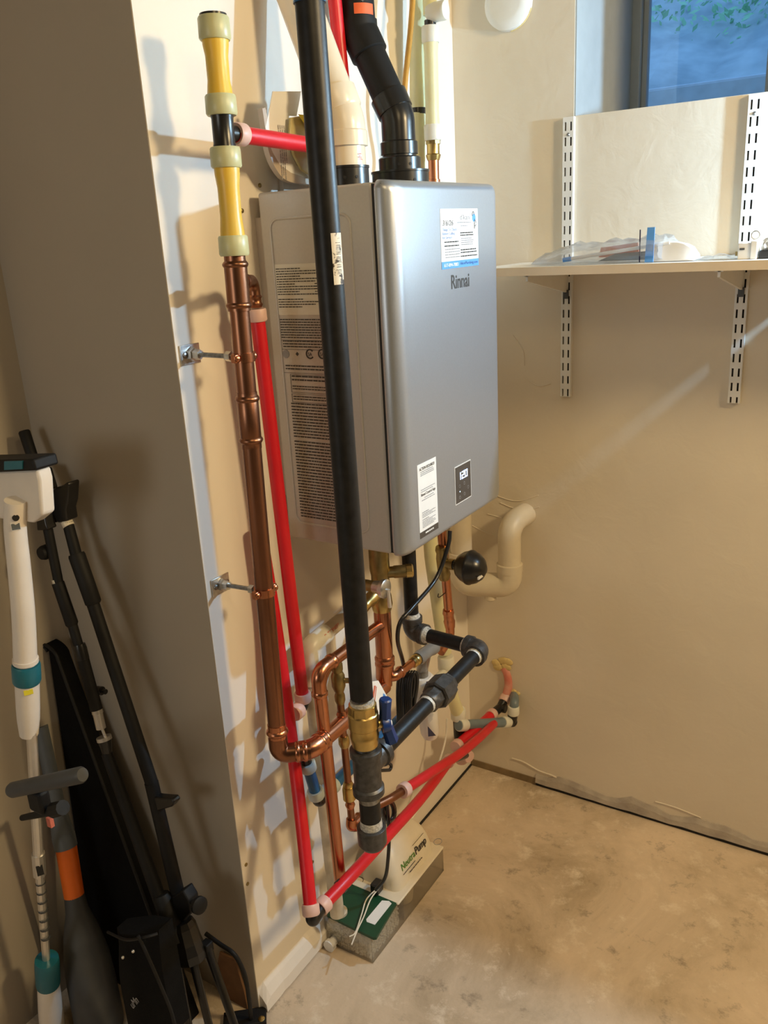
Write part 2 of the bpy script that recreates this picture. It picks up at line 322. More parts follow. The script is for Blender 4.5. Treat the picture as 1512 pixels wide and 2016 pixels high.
for pth in (((960, 1012), (975, 1016), (1000, 1024)), ((985, 990), (1010, 1000), (1040, 1003), (1062, 998)), ((975, 975), (1005, 985), (1030, 985), (1060, 975)), ((930, 1035), (955, 1048), (975, 1055)), ((1035, 745), (1060, 760), (1085, 755)), ((1010, 660), (1030, 690), (1032, 720))):
    ridge.tube(smoothpath([at(u, v, y=-.0005) for u, v in pth], 6), .0016, seg=6)
wb = [o for o in bpy.data.objects if o.name == 'wall_back'][0]
ob('paint_ridge', ridge, M['wall'], wb)
for (u, v) in ((476, 415), (511, 365), (484, 1702), (487, 1740), (615, 1697), (640, 1583)):
    c = at(u, v, x=0); h = ob('screw_hole', MB().lathe(c-X*.001, c+X*.003, [(0, .0045), (.7, .0045), (1, .002)], 10), M['dbrass'], wl)
# ------------------------------------------------------------------ water heater
HX, Y0, Y1, Z0, Z1 = .3342, -.902, -.4332, 1.145, 1.883
wh = thing('water_heater', 'silver grey wall-hung tankless water heater with lit display reading 120', 'water heater', (.022, (Y0+Y1)/2, Z0))
SX = .2925
ob('casing', MB().box((.022, Y0, Z0+.006), (SX, Y1, Z1-.004)), M['casing'], wh, bevel=.006, bseg=4)
ob('seam', MB().box((SX-.01, Y0+.003, Z0+.009), (SX+.02, Y1-.003, Z1-.007)), M['dark'], wh, smooth=False)
def cover_ring(x, ins): return [V((x, a, b)) for a, b in rr(Y0-.001+ins, Z0+ins*.55, Y1+.001-ins, Z1-ins*.55, .016)]
cr_ = [cover_ring(SX+.0055, .0015), cover_ring(SX+.007, 0)]
for k in range(11):
    t = k/10*math.pi/2; cr_.append(cover_ring(HX-.030+.030*math.sin(t), .034*(1-math.cos(t))))
ob('front_cover', MB().rings(cr_), M['silver'], wh, ang=60)
ob('mounting_plate', MB().box((0, Y0+.012, Z0+.10), (.022, Y1-.06, Z1-.05)).box((0, Y0+.10, Z1-.05), (.012, Y1-.10, Z1+.03)), M['tray'], wh)
pa = at(531, 432, y=Y0); pb = at(688, 426, y=Y0); pc = at(580, 1027, y=Y0)
ring_ = [V((px, Y0, pz)) for px, pz in rr(pa.x, pc.z, pb.x, pa.z, .02)]
ob('embossed_frame', MB().tube(ring_, .0028, seg=8, closed=True), M['casing'], wh)
# rating labels on the side
a = at(538, 521, y=Y0); b = at(546, 620, y=Y0); lw = .150
ob('rating_label', MB().box((a.x, Y0-.0006, b.z), (a.x+lw, Y0+.0005, a.z)), M['cream'], wh, smooth=False)
pr = MB()
x0 = a.x+.006; yl = Y0-.0007; step = (a.z-b.z-.02)/16
for i in range(16):
    if i in (11,): continue
    words(pr, (x0, yl, a.z-.008-i*step), X, Z, .13 if i % 3 else .07, step*.38, 1, step)
for i in (6, 7, 8, 9, 10): words(pr, (x0+.095, yl, a.z-.008-i*step), X, Z, .04, step*.38, 1, step)
ob('fine_print', pr, M['ink'], wh, smooth=False)
c = at(547, 628, y=Y0); d = at(581, 1024, y=Y0); e = at(586, 685, y=Y0)
pr = MB(); tz = lambda v: onl(V((.05, Y0, 1.9)), V((.05, Y0, 1.1)), v).z
def prow(v0, v1, n, xa, w_, dens=.42, rag=.3):
    za, zb = tz(v0), tz(v1); st = (za-zb)/n
    words(pr, (xa, yl, za), X, Z, w_, st*dens, n, st, ragged=rag)
xa = c.x+.006
prow(628, 668, 8, xa, .145); prow(670, 686, 3, xa+.003, .14)
prow(718, 730, 2, xa+.004, .14); prow(738, 752, 2, xa+.018, .12); prow(758, 768, 2, xa+.018, .13); prow(778, 788, 2, xa+.018, .12)
prow(792, 862, 12, xa+.010, .14, .42, .15); prow(866, 1018, 26, xa+.010, .14, .42, .2)
for v in (669, 687, 733): z = tz(v); pr.box((xa-.002, yl-.0003, z-.0006), (xa+.15, yl, z))
for (v0, v1) in ((736, 771), (774, 790)):
    za, zb = tz(v0), tz(v1); xl = xa+.014; xr = xa+.150
    for (p, q, r_, s_) in ((xl, za, xr, za), (xl, zb, xr, zb)): pr.box((p, yl-.0003, q-.0005), (r_, yl, q))
    pr.box((xl, yl-.0003, zb), (xl+.0008, yl, za))
ob('fine_print', pr, M['ink'], wh, smooth=False)
for k, u in enumerate((563, 585)):
    q = at(u, 697, y=Y0-.0008); ob('approval_mark', MB().lathe(q+Y*.0004, q-Y*.0003, [(0, .0085 if k == 0 else .004), (1, .0085 if k == 0 else .004)], 4 if k else 20), M['lightink'] if k == 0 else M['ink'], wh)
for u in (610, 634):
    q = at(u, 697, y=Y0-.0008)
    mk = MB(); mk.tube([q+(X*math.cos(t)+Z*math.sin(t))*.009 for t in [math.radians(40+k*14) for k in range(21)]], .0014, seg=6)
    ob('approval_mark', mk, M['ink'], wh); text('approval_letters', 'SA', q+V((-.0052, 0, -.004)), X, Z, .0105, M['ink'], wh, wide=.85)
# front: service sticker
fx = HX+.0007
def fpt(u, v): return at(u, v, x=HX+.0004)
A = fpt(866, 411); B = fpt(942, 521); stz0, stz1 = fpt(869, 531).z, A.z
ob('service_sticker', MB().box((HX, A.y, stz0), (HX+.0006, B.y, stz1)), M['paper'], wh, smooth=False)
W_ = B.y-A.y; H_ = stz1-stz0; zb = stz0+.125*H_
ob('sticker_band', MB().box((HX+.0005, A.y, stz0), (HX+.0008, B.y, zb)), M['blueink'], wh, smooth=False)
def ft(name, s, f0, f1, fz, cap, m, **k): return text(name, s, (HX+.0009, A.y+W_*f0, stz1-H_*fz), Y, Z, cap*H_/.70, m, wh, fitw=W_*(f1-f0), **k)
ft('phone_number', '617-894-7883', .06, .43, .965, .055, M['paper'], bold=.00008)
ft('web_address', 'AkonPlumbing.com', .48, .97, .955, .05, M['navy'])
ft('logo_text', "d'kan", .50, .76, .185, .085, M['lightink'])
ft('date', '3/6/26', .04, .32, .275, .085, M['ink'], shear=.2)
ft('heading', 'Things To Check', .04, .41, .365, .045, M['paleblue'], bold=.00008)
ft('heading', 'Before Calling', .04, .36, .43, .045, M['paleblue'], bold=.00008)
ft('heading', 'for Service', .04, .28, .495, .045, M['paleblue'], bold=.00008)
q = V((HX+.0006, B.y-W_*.11, stz1-H_*.16))
ob('logo_drop', MB().lathe(q, q+X*.0004, [(0, .008), (1, .008)], 20), M['blueink'], wh)
ob('logo_line', MB().tube([q+V((.0006, -.004+.004*math.cos(t), .006+.007*math.sin(t))) for t in [k*.5 for k in range(8)]], .0006, seg=5).tube([q+V((.0006, .002, -.002)), q+V((.0006, .001, -.022))], .0006, seg=5).tube([q+V((.0006, .005+.004*math.cos(t), -.011+.006*math.sin(t))) for t in [k*.5 for k in range(13)]], .0005, seg=5), M['ink'], wh)
def lines(mb, f0, f1, fzs, h, rg=.05):
    for f in fzs: words(mb, (HX+.0007, A.y+W_*f0, stz1-H_*f), Y, Z, W_*(f1-f0), h*H_, 1, .01, ragged=rg)
pr = MB(); lines(pr, .42, .80, (.225,), .014, 0); lines(pr, .52, .70, (.285,), .014, 0); lines(pr, .09, .48, (.665, .71, .755, .80), .015, .2); lines(pr, .52, .90, (.50, .535, .57, .605), .014, .3)
ob('fine_print', pr, M['lightink'], wh, smooth=False)
pr = MB(); lines(pr, .08, .46, (.54, .605), .021); lines(pr, .50, .86, (.40, .44), .020, .25); lines(pr, .50, .96, (.69, .735, .80), .021)
ob('fine_print', pr, M['ink'], wh, smooth=False)
p0 = fpt(888, 569); p1 = fpt(924, 560)
text('brand_name', 'Rinnai', (HX+.0003, p0.y, p0.z), Y, Z, .040, M['ink'], wh, fitw=p1.y-p0.y, depth=.0003, bold=.0005)
# app sticker
A = fpt(821, 917); B = fpt(863, 1040); zt = A.z; zb_ = fpt(827, 1062).z
ob('app_sticker', MB().box((HX, A.y, zb_), (HX+.0006, B.y, zt)), M['paper'], wh, smooth=False)
ob('sticker_foot', MB().box((HX+.0005, A.y, zb_), (HX+.0008, B.y, zb_+.085*(zt-zb_))), M['brownink'], wh, smooth=False)
W_ = B.y-A.y; H_ = zt-zb_; stz1 = zt
ft('sticker_title', 'ACTION REQUIRED!', .10, .90, .088, .038, M['ink'], bold=.00008)
ft('sticker_title', 'Rinnai Control App', .13, .90, .435, .036, M['ink'], bold=.00008)
pr = MB(); lines(pr, .14, .86, (.105, .130, .152), .010, .1); lines(pr, .13, .88, (.345, .372), .010, .2); lines(pr, .30, .80, (.462,), .010, 0); lines(pr, .16, .86, (.490,), .010, 0)
lines(pr, .15, .50, (.655, .755), .012, 0); lines(pr, .15, .86, (.68, .70, .72, .78, .80, .82, .84, .86), .010, .3)
ob('fine_print', pr, M['lightink'], wh, smooth=False)
pr = MB(); words(pr, (HX+.0010, A.y+W_*.28, zb_+.045*H_+.002), Y, Z, W_*.48, .0032, 1, .005, ragged=0); ob('fine_print', pr, M['paper'], wh, smooth=False)
# display
A = fpt(895.5, 922); B = fpt(927, 977); zt = A.z; zb_ = fpt(896.5, 994).z
dsp = ob('display_panel', MB().box((HX-.001, A.y, zb_), (HX+.0016, B.y, zt)), M['brownink'], wh, bevel=.0008)
ob('display_frame', MB().box((HX-.001, A.y-.002, zb_-.002), (HX+.0008, B.y+.002, zt+.002)), M['white2'], wh, smooth=False)
zc = fpt(911, 934).z
sg = MB()
def seg7(on, yy, zz, w_, h):
    t = .0021; xo = HX+.0017
    S = {'a': (0, h-t, w_, h), 'g': (0, h/2-t/2, w_, h/2+t/2), 'd': (0, 0, w_, t), 'f': (0, h/2, t, h), 'e': (0, 0, t, h/2), 'b': (w_-t, h/2, w_, h), 'c': (w_-t, 0, w_, h/2)}
    for k in on: y0, z0, y1, z1 = S[k]; sg.box((xo, yy+y0, zz+z0), (xo+.0004, yy+y1, zz+z1))
wd = B.y-A.y; hh = .017; ww = wd*.155
seg7('bc', A.y+wd*.30-ww+.002, zc-hh/2, ww, hh); seg7('abged', A.y+wd*.40, zc-hh/2, ww, hh); seg7('abcdef', A.y+wd*.40+ww*1.35, zc-hh/2, ww, hh)
ob('digits', sg, M['led'], dsp, smooth=False)
q = V((HX+.0017, A.y+wd*.25, zb_+(zt-zb_)*.30)); ob('indicator', MB().box(q-Y*.001-Z*.001, q+Y*.001+Z*.001+X*.0003), M['led'], dsp, smooth=False)
pr = MB()
for (fy, fz) in ((.25, .45), (.55, .47), (.25, .14), (.55, .17), (.8, .3)):
    q = V((HX+.0017, A.y+wd*fy, zb_+(zt-zb_)*fz)); pr.tube([q+(Y*math.cos(t)+Z*math.sin(t))*.0035 for t in [k*math.pi/6 for k in range(12)]], .0004, seg=5, closed=True)
ob('touch_keys', pr, M['lightink'], dsp)
# top screws and bracket tabs
for u in (770, 800, 815, 908, 925, 935):
    q = at(u, 352 if u < 850 else 358, x=.24); q.z = Z1-.004
    ob('screw', MB().lathe(q, q+Z*.008, [(0, .007), (.6, .007), (1, .003)], 12), M['chrome'], wh)
# collars
CX = .17
cw = at(683, 345, x=CX); cb = at(788, 340, x=CX)
def coll(c, r1, h1, name, label=None):
    p = V((c.x, c.y, Z1-.006))
    return ob(name, MB().lathe(p, p+Z*(h1+.006), [(0, r1), (.88, r1), (.9, r1*1.03), (1, r1*1.03), (1, r1*.8)], 36), M['black'], wh)
coll(cw, .044, .036, 'exhaust_collar'); coll(cb, .062, .034, 'intake_collar')
p = V((cb.x, cb.y, Z1+.028)); ob('intake_socket', MB().lathe(p, p+Z*.034, [(0, .046), (.92, .046), (1, .043)], 36), M['black'], wh)
for c, rr_, zz in ((cw, .0445, .014), (cb, .0625, .012), (cb, .0462, .045)):
    for dg in (-62, -30):
        t = math.radians(dg); q = V((c.x+math.cos(t)*rr_, c.y+math.sin(t)*rr_, Z1+zz)); n_ = V((math.cos(t), math.sin(t), 0))
        ob('vent_hole', MB().lathe(q-n_*.002, q+n_*.0008, [(0, .003), (1, .003)], 10), M['dark'], wh)
# ------------------------------------------------------------------ vents
vp = thing('exhaust_pipe', 'cream white plastic vent pipe leaning up from the heater top', 'vent pipe', (cw.x, cw.y, Z1+.036))
z_ = lambda u, v: at(u, v, y=cw.y)
k0 = V((cw.x, cw.y, Z1+.030)); k1 = z_(681, 240); k1.x = cw.x; top_ = k1+(z_(600, 0)-z_(672, 195)).normalized()*.46
ob('lower_pipe', MB().lathe(k0, k0+(k1-k0)*.55, [(0, .0395), (1, .0395)], 36), M['pvc'], vp)
k2 = k1+(top_-k1).normalized()*.05
ob('elbow', MB().tube([k0+(k1-k0)*.62, k1, k2], .042, fil=.06, seg=36), M['pvc'], vp)
ob('socket', MB().lathe(k0+(k1-k0)*.48, k0+(k1-k0)*.82, [(0, .0395), (.02, .045), (.92, .045), (1, .0425)], 36), M['pvc'], vp)
d_ = (top_-k1).normalized()
ob('socket', MB().lathe(k1+d_*.018, k1+d_*.060, [(0, .0425), (.1, .045), (.96, .045), (1, .040)], 36), M['pvc'], vp)
ob('upper_pipe', MB().lathe(k1+d_*.05, top_, [(0, .0395), (1, .0395)], 36), M['pvc'], vp)
tq = at(716, 290, y=cw.y-.04); text('pipe_print', 'JM', V((cw.x+.0397, cw.y-.004, Z1+.045)), Z, -Y, .012, M['redink'], vp)
bp_ = thing('intake_pipe', 'black plastic air intake pipe with bends and an orange label', 'vent pipe', (cb.x, cb.y, Z1+.062))
yq = cb.y; z_ = lambda u, v: at(u, v, y=yq)
b0 = V((cb.x, yq, Z1+.060)); b1 = V((cb.x, yq, z_(775, 232).z)); b2 = z_(707, 62); dd = (b2-b1).normalized(); b3 = z_(702, -60); b3.x = b2.x-.004; b3.z = 2.42
ob('hub', MB().lathe(b0, b0+Z*.034, [(0, .037), (.18, .037), (.2, .0405), (.92, .0405), (1, .037)], 36), M['black'], bp_)
ob('lower_elbow', MB().tube([b0+Z*.025, b1, b1+dd*.035], .0365, fil=.05, seg=32), M['black'], bp_)
ob('lower_socket', MB().lathe(b1+dd*.012, b1+dd*.050, [(0, .039), (.95, .040), (1, .036)], 36), M['black'], bp_)
ob('slanted_pipe', MB().lathe(b1+dd*.03, b2-dd*.01, [(0, .0345), (1, .0345)], 36), M['matt'], bp_)
ob('upper_socket', MB().lathe(b2-dd*.055, b2-dd*.012, [(0, .036), (.06, .040), (1, .040)], 36), M['matt'], bp_)
ob('upper_elbow', MB().tube([b2-dd*.03, b2, b2+(b3-b2).normalized()*.020], .0395, fil=.05, seg=32), M['matt'], bp_)
ob('upper_pipe', MB().lathe(b2+(b3-b2).normalized()*.02, b3, [(0, .036), (1, .036)], 36), M['matt'], bp_)
vw = (CAM-b2); vw.z = 0; vw.normalize(); sd = Z.cross(vw)
zl0, zl1 = b2.z+.010, b2.z+.024
def wrap(c, r, a0, a1, z0, z1, n=10):
    mb = MB(); rs = []
    for k in range(n+1):
        t = a0+(a1-a0)*k/n; e = vw*math.cos(t)+sd*math.sin(t)
        rs.append([c+e*r+Z*z0, c+e*(r+.0006)+Z*z0, c+e*(r+.0006)+Z*z1, c+e*r+Z*z1])
    return mb.rings(rs)
ob('orange_label', wrap(V((b2.x-.001, b2.y, b2.z)), .0366, -.2, 1.05, .026, .046), M['orangelab'], bp_)
text('pipe_print', 'System 1738', V((b2.x-.001, b2.y, b2.z+.050))+vw*.0366+sd*.008, sd, Z, .009, M['paper'], bp_, wide=.8)
# ------------------------------------------------------------------ gas line
GX = .389
G0 = at(606, -40, x=GX); G1 = at(712, 1372, x=GX); GY = at(728, 1500, x=GX)
gl = thing('gas_pipe', 'thick black iron gas pipe dropping in front of the heater to a brass valve', 'gas pipe', (GX, G1.y, .3))
R = .0213
ob('riser', MB().lathe(G0, G1, [(0, R), (1, R)], 32), M['iron'], gl)
g = onl(G0, G1, 4); up_z = lambda P_, Q_: P_+(P_-Q_)*((2.595-P_.z)/(P_.z-Q_.z))
ob('upper_riser', MB().lathe(onl(G0, G1, -28), up_z(G0, G1), [(0, R), (1, R)], 32), M['iron'], gl)
ob('blue_band', MB().lathe(onl(G0, G1, -30), onl(G0, G1, 6), [(0, R+.002), (1, R+.002)], 32), M['blue'], gl)
# barcode label wrapped on riser
c = onl(G0, G1, 513); vw = (CAM-c); vw.z = 0; vw.normalize(); sd = Z.cross(vw)
lab = ob('barcode_label', wrap(c, R+.0003, .25, 1.25, -.036, .040, 14), M['scuffed'], gl)
bc = MB()
for k in range(26):
    z = -.022+k*.0019
    if random.random() < .75:
        n = MB(); t0, t1 = .55+.05*random.random(), 1.0; rs = []
        for j in range(5):
            t = t0+(t1-t0)*j/4; e = vw*math.cos(t)+sd*math.sin(t); h = random.choice((.0005, .0009))
            rs.append([c+e*(R+.0009)+Z*z, c+e*(R+.0012)+Z*z, c+e*(R+.0012)+Z*(z+h), c+e*(R+.0009)+Z*(z+h)])
        bc.rings(rs)
ob('bars', bc, M['ink'], lab, smooth=False)
# valve, tee, drip leg (all on the riser axis)
ax = (G1-G0).normalized(); q = lambda v: onl(G0, G1, v)
TE = q(1508)
vb = ob('valve_body', MB().lathe(q(1384), q(1468), [(0, .022), (.02, .0255), (.20, .0255), (.23, .0285), (.52, .029), (.55, .0265), (.70, .0265), (.73, .0275), (.80, .0265), (.97, .0245), (1, .021)], 8, ngon=28), M['brass'], gl)
ob('thread_ring', MB().lathe(q(1378), q(1390), [(0, .0225), (1, .0225)], 28), M['thread'], gl)
ob('hex_nut', MB().lathe(q(1387), q(1402), [(0, .0265), (1, .0275)], ngon=8), M['brass'], gl)
hv = thing('gas_valve_handle', '', '', (0, 0, 0)); bpy.data.objects.remove(hv)
sdv = (RT*.9+Y*.3); sdv = (sdv-ax*sdv.dot(ax)).normalized()
hc = q(1432)+sdv*.040
ob('valve_stem', MB().lathe(q(1428)+sdv*.018, hc, [(0, .010), (1, .009)], 16), M['brass'], gl)
hm = MB(); hm.lathe(hc-sdv*.006, hc+sdv*.010, [(0, .017), (.7, .017), (1, .013)], 20); hm.lathe(hc-Z*.005, hc+Z*.052+sdv*.004, [(0, .012), (.6, .011), (.95, .0125), (1, .010)], ngon=8); hm.lathe(hc+Z*.006, hc-Z*.040+sdv*.012, [(0, .012), (.7, .012), (1, .013)], ngon=6)
ob('valve_handle', hm, mat('blue_plastic', (.004, .03, .15), .35, var=.15), gl, label='dark blue lever handle')
ob('handle_screw', MB().lathe(hc+sdv*.006, hc+sdv*.0135, [(0, .008), (.6, .008), (1, .004)], 16), M['whitep'], gl)
ob('nipple', MB().lathe(q(1462), q(1485), [(0, .0205), (1, .0205)], 24), M['steel'], gl)
ob('tee', MB().lathe(q(1472), q(1562), [(0, .027), (.02, .0305), (.14, .0305), (.19, .0265), (.80, .0265), (.84, .0305), (.97, .0305), (1, .026)], 32), M['cast'], gl)
E2 = at(946, 1279, x=GX); brd = (E2-TE).normalized()
ob('tee_branch', MB().lathe(TE+brd*.012, TE+brd*.056, [(0, .023), (.6, .0235), (.66, .0275), (.97, .0275), (1, .0225)], 28), M['cast'], gl)
ob('leg_collar', MB().lathe(q(1555), q(1574), [(0, .0215), (.7, .022), (1, .021)], 28), M['steel'], gl)
ob('drip_leg', MB().lathe(q(1568), q(1618), [(0, .0205), (1, .0205)], 28), M['iron'], gl)
ob('thread_ring', MB().lathe(q(1612), q(1634), [(0, .021), (1, .0225)], 28), M['thread'], gl)
ob('cap', MB().lathe(q(1626), q(1668), [(0, .0255), (.03, .0285), (.72, .0285), (.93, .022), (1, .010)], 32), M['cast'], gl)
RB = .0172
ob('branch_pipe', MB().lathe(TE+brd*.05, E2-brd*.024, [(0, RB), (1, RB)], 28), M['iron'], gl)
ob('thread_ring', MB().lathe(TE+brd*.053, TE+brd*.066, [(0, .0195), (1, .0185)], 24), M['steel'], gl)
U = onl(TE, E2, 1365)
un = ob('union', MB().lathe(U-brd*.045, U+brd*.050, [(0, .0215), (.02, .023), (.28, .023), (.30, .024), (.98, .024), (1, .0185)], 8, ngon=8), M['cast'], gl)
ob('union_nut', MB().lathe(U-brd*.012, U+brd*.036, [(0, .028), (.05, .0325), (.9, .0325), (1, .029)], ngon=8), M['cast'], gl, smooth=False)
ob('thread_ring', MB().lathe(U-brd*.052, U-brd*.040, [(0, .0185), (1, .020)], 24), M['thread'], gl)
E1 = at(812, 1243, x=.194); E1.z = E2.z-.002
ed = (E1-E2).normalized()
ob('elbow', MB().tube([E2-brd*.030, E2, E2+ed*.036], .0235, fil=.026, seg=28).lathe(E2-brd*.034, E2-brd*.018, [(0, .0265), (1, .0265)], 28).lathe(E2+ed*.024, E2+ed*.038, [(0, .0265), (1, .0265)], 28), M['cast'], gl)
ob('thread_ring', MB().lathe(E2-brd*.041, E2-brd*.032, [(0, .0182), (1, .0205)], 24), M['thread'], gl)
ob('thread_ring', MB().lathe(E2+ed*.036, E2+ed*.046, [(0, .0205), (1, .018)], 24), M['thread'], gl)
ob('cross_pipe', MB().lathe(E2+ed*.03, E1-ed*.03, [(0, RB), (1, RB)], 28), M['iron'], gl)
ob('elbow', MB().tube([E1-ed*.038, E1, E1+Z*.038], .0235, fil=.03, seg=28).lathe(E1-ed*.040, E1-ed*.026, [(0, .026), (1, .026)], 28).lathe(E1+Z*.026, E1+Z*.040, [(0, .026), (1, .026)], 28), M['cast'], gl)
ob('thread_ring', MB().lathe(E1-ed*.052, E1-ed*.038, [(0, .0185), (1, .0215)], 24), M['thread'], gl)
ob('thread_ring', MB().lathe(E1+Z*.038, E1+Z*.050, [(0, .0215), (1, .0185)], 24), M['thread'], gl)
ob('heater_nipple', MB().lathe(E1+Z*.03, V((E1.x, E1.y, Z0+.008)), [(0, RB), (1, RB)], 28), M['iron'], gl)
# paper tag behind the handle
tg = [(732, 1342), (745, 1340), (769, 1383), (770, 1392), (766, 1424), (742, 1403), (727, 1378), (731, 1362)]
tp = [at(u, v, x=GX-.02) for u, v in tg]
t_ = tag(ob('paper_tag', MB().prism(tp, (-.0012, 0, 0)), M['paper'], smooth=False), 'white paper tag with blue drop logo hanging beside the brass gas valve', 'tag')
yt = GX-.0193; BASE[t_] = t_.location.copy()
ob('tag_print', MB().prism([at(u, v, x=yt) for u, v in ((755, 1365), (759, 1368), (757, 1392), (752, 1392))], (-.0004, 0, 0)), M['blueink'], t_, smooth=False)
ob('tag_print', MB().prism([at(u, v, x=yt) for u, v in ((737, 1350), (740, 1350), (735, 1382), (732, 1380))], (-.0004, 0, 0)).prism([at(u, v, x=yt) for u, v in ((741, 1352), (742, 1352), (738, 1384), (737, 1383))], (-.0004, 0, 0)), M['redink'], t_, smooth=False)
ob('tag_print', MB().tube([at(752+3*math.cos(k*.5), 1384+6*math.sin(k*.5), x=yt) for k in range(13)], .0006, seg=5).tube([at(760+3*math.cos(k*.5), 1382+7*math.sin(k*.5), x=yt) for k in range(13)], .0006, seg=5).tube([at(761, 1388, x=yt), at(767, 1399, x=yt)], .0009, seg=5), M['ink'], t_)
# ------------------------------------------------------------------ copper / yellow riser
RX = .128; P = at(422, 60, x=RX); Q = at(546, 1445, x=RX); q = lambda v: onl(P, Q, v)
cr = thing('copper_riser', 'tall copper water pipe with yellow plastic top by the wall corner', 'water pipe', (RX, Q.y, .72))
def seg_(name, v0, v1, prof, m, lab=None, n=28): return ob(name, MB().lathe(q(v0), q(v1), prof, n), m, cr, label=lab)
seg_('end_stop', 28, 45, [(0, .0225), (1, .0225)], M['black'])
RG = [(0, .0245), (.08, .0262), (.9, .0268), (1, .0245)]
for v0, v1 in ((33, 80), (187, 228), (290, 331), (464, 504)): seg_('pex_ring', v0, v1, RG if v0 in (33, 290) else RG, M['ring'])
YT = [(0, .0222), (.12, .0218), (.3, .0192), (.7, .0190), (.9, .0212), (1, .022)]
seg_('yellow_tube', 74, 194, YT, M['yellow']); seg_('yellow_tube', 326, 470, YT, M['yellow'])
seg_('tee', 222, 295, [(0, .0195), (.12, .0195), (.16, .0188), (.84, .0188), (.88, .0195), (1, .0195)], M['black'])
def bead(v, r, w_=.006, m=None): p = q(v); a_ = (Q-P).normalized(); return ob('press_bead', MB().lathe(p-a_*w_, p+a_*w_, [(0, r*.94), (.25, r*1.06), (.5, r*1.11), (.75, r*1.06), (1, r*.94)], 28), m or M['cdull'], cr)
seg_('adapter', 500, 530, [(0, .019), (.5, .0192), (.55, .0205), (1, .0205)], M['cdull'])
seg_('copper_tee', 522, 612, [(0, .0208), (1, .0208)], M['cdull']); bead(521, .0212); bead(601, .0212)
seg_('copper_pipe', 605, 790, [(0, .0182), (1, .0182)], M['cdull'])
seg_('coupling', 772, 882, [(0, .0192), (.1, .0192), (.12, .0202), (.88, .0202), (.9, .0192), (1, .0192)], M['cdull']); bead(785, .0208); bead(866, .0208)
seg_('copper_pipe', 875, 1445, [(0, .0184), (1, .0184)], M['cdull'])
seg_('sleeve', 1425, 1462, [(0, .0195), (.5, .0198), (1, .0205)], M['copper']); bead(1440, .0215, m=M['copper'])
EB = q(1484); d1 = V((.060, .030, 0)); ez = EB.z
R2 = at(612, 1477, z=ez); R3 = at(712, 1392, z=ez)
ob('elbow', MB().tube([q(1450), EB, R2], .0205, fil=.034, seg=28), M['cdull'], cr)
dv = (R3-R2).normalized(); de = (R2-EB).normalized()
ob('bend', MB().tube([R2-de*.032, R2+dv*.006, R2+dv*.05], .0212, fil=.04, seg=28), M['copper'], cr)
for p_, d_ in ((R2-de*.028, de), (R2-de*.012, de), (R2+dv*.030, dv), (R2+dv*.046, dv)):
    ob('press_bead', MB().lathe(p_-d_*.005, p_+d_*.005, [(0, .0205), (.3, .0228), (.7, .0228), (1, .0205)], 28), M['copper'], cr)
THK = at(757, 1350, z=ez)
ob('cross_pipe', MB().lathe(R2+dv*.03, THK, [(0, .0184), (1, .0184)], 28), M['copper'], cr)
# side outlet of copper tee to red tube
s0 = q(556); s1 = at(492, 553, x=.095); s3 = at(505, 612, x=.080); s2 = V((.080, s3.y, s1.z)); 
ob('side_elbow', MB().tube([s0, s2, s3+Z*.012], .0108, fil=.022, seg=20).lathe(s0.lerp(s2, .40), s0.lerp(s2, .58), [(0, .012), (.4, .0145), (1, .012)], 20), M['cdull'], cr)
ob('side_bead', MB().lathe(s3+Z*.030, s3+Z*.006, [(0, .011), (.15, .0135), (.3, .0115), (.6, .0115), (.75, .014), (1, .011)], 20), M['cdull'], cr)
# ------------------------------------------------------------------ clamps
cp = {}
def clamp(label, u, v, vr):
    a = at(u, v, x=0); pc = q(vr); t = thing('pipe_clamp', label, 'clamp', (0, a.y, a.z), 'copper pipe clamps on the wall corner')
    ob('plate', MB().box((0, a.y-.028, a.z-.019), (.0035, a.y+.024, a.z+.019)), M['zinc'], t, bevel=.001)
    for dy in (-.017, .016): ob('screw', MB().lathe(V((.0035, a.y+dy, a.z)), V((.0065, a.y+dy, a.z)), [(0, .006), (.6, .0055), (1, .003)], 14), M['steel'], t)
    h = V((0, a.y, a.z)); e = V((pc.x, pc.y, pc.z)); d = (e-h).normalized()
    ob('hub_nut', MB().lathe(h+d*.002, h+d*.026, [(0, .015), (.4, .013), (.5, .0105), (1, .0095)], ngon=6), M['zinc'], t, smooth=False)
    ob('threaded_rod', MB().lathe(h+d*.02, e-d*.026, [(0, .0048), (1, .0048)], 14), M['steel'], t)
    ob('lock_nut', MB().lathe(e-d*.040, e-d*.028, [(0, .0095), (1, .0095)], ngon=6), M['zinc'], t, smooth=False)
    a_ = (Q-P).normalized()
    rg = MB(); n = 28; rs = []
    x_ = (d-a_*d.dot(a_)).normalized(); y_ = a_.cross(x_)
    for k in range(n):
        th = 2*math.pi*k/n; ee = x_*math.cos(th)+y_*math.sin(th)
        rs.append([pc+ee*.0185-a_*.008, pc+ee*.0212-a_*.008, pc+ee*.0212+a_*.008, pc+ee*.0185+a_*.008])
    rg.rings(rs, closed=True); ob('band', rg, M['copper'], t)
    for s in (-1, 1):
        c0 = pc+y_*s*.025
        ob('ear', MB().box(c0-V((.006, .006, .008)), c0+V((.006, .006, .008))), M['copper'], t, bevel=.002)
        ob('ear_screw', MB().lathe(c0+X*.004, c0+X*.0105, [(0, .0055), (.7, .0055), (1, .003)], 12), M['copper'], t)
    return t
clamp('upper wall clamp holding the copper pipe, zinc plate on the corner', 374, 697, 703)
clamp('lower wall clamp holding the copper pipe, zinc plate on the corner', 434, 1150, 1164)
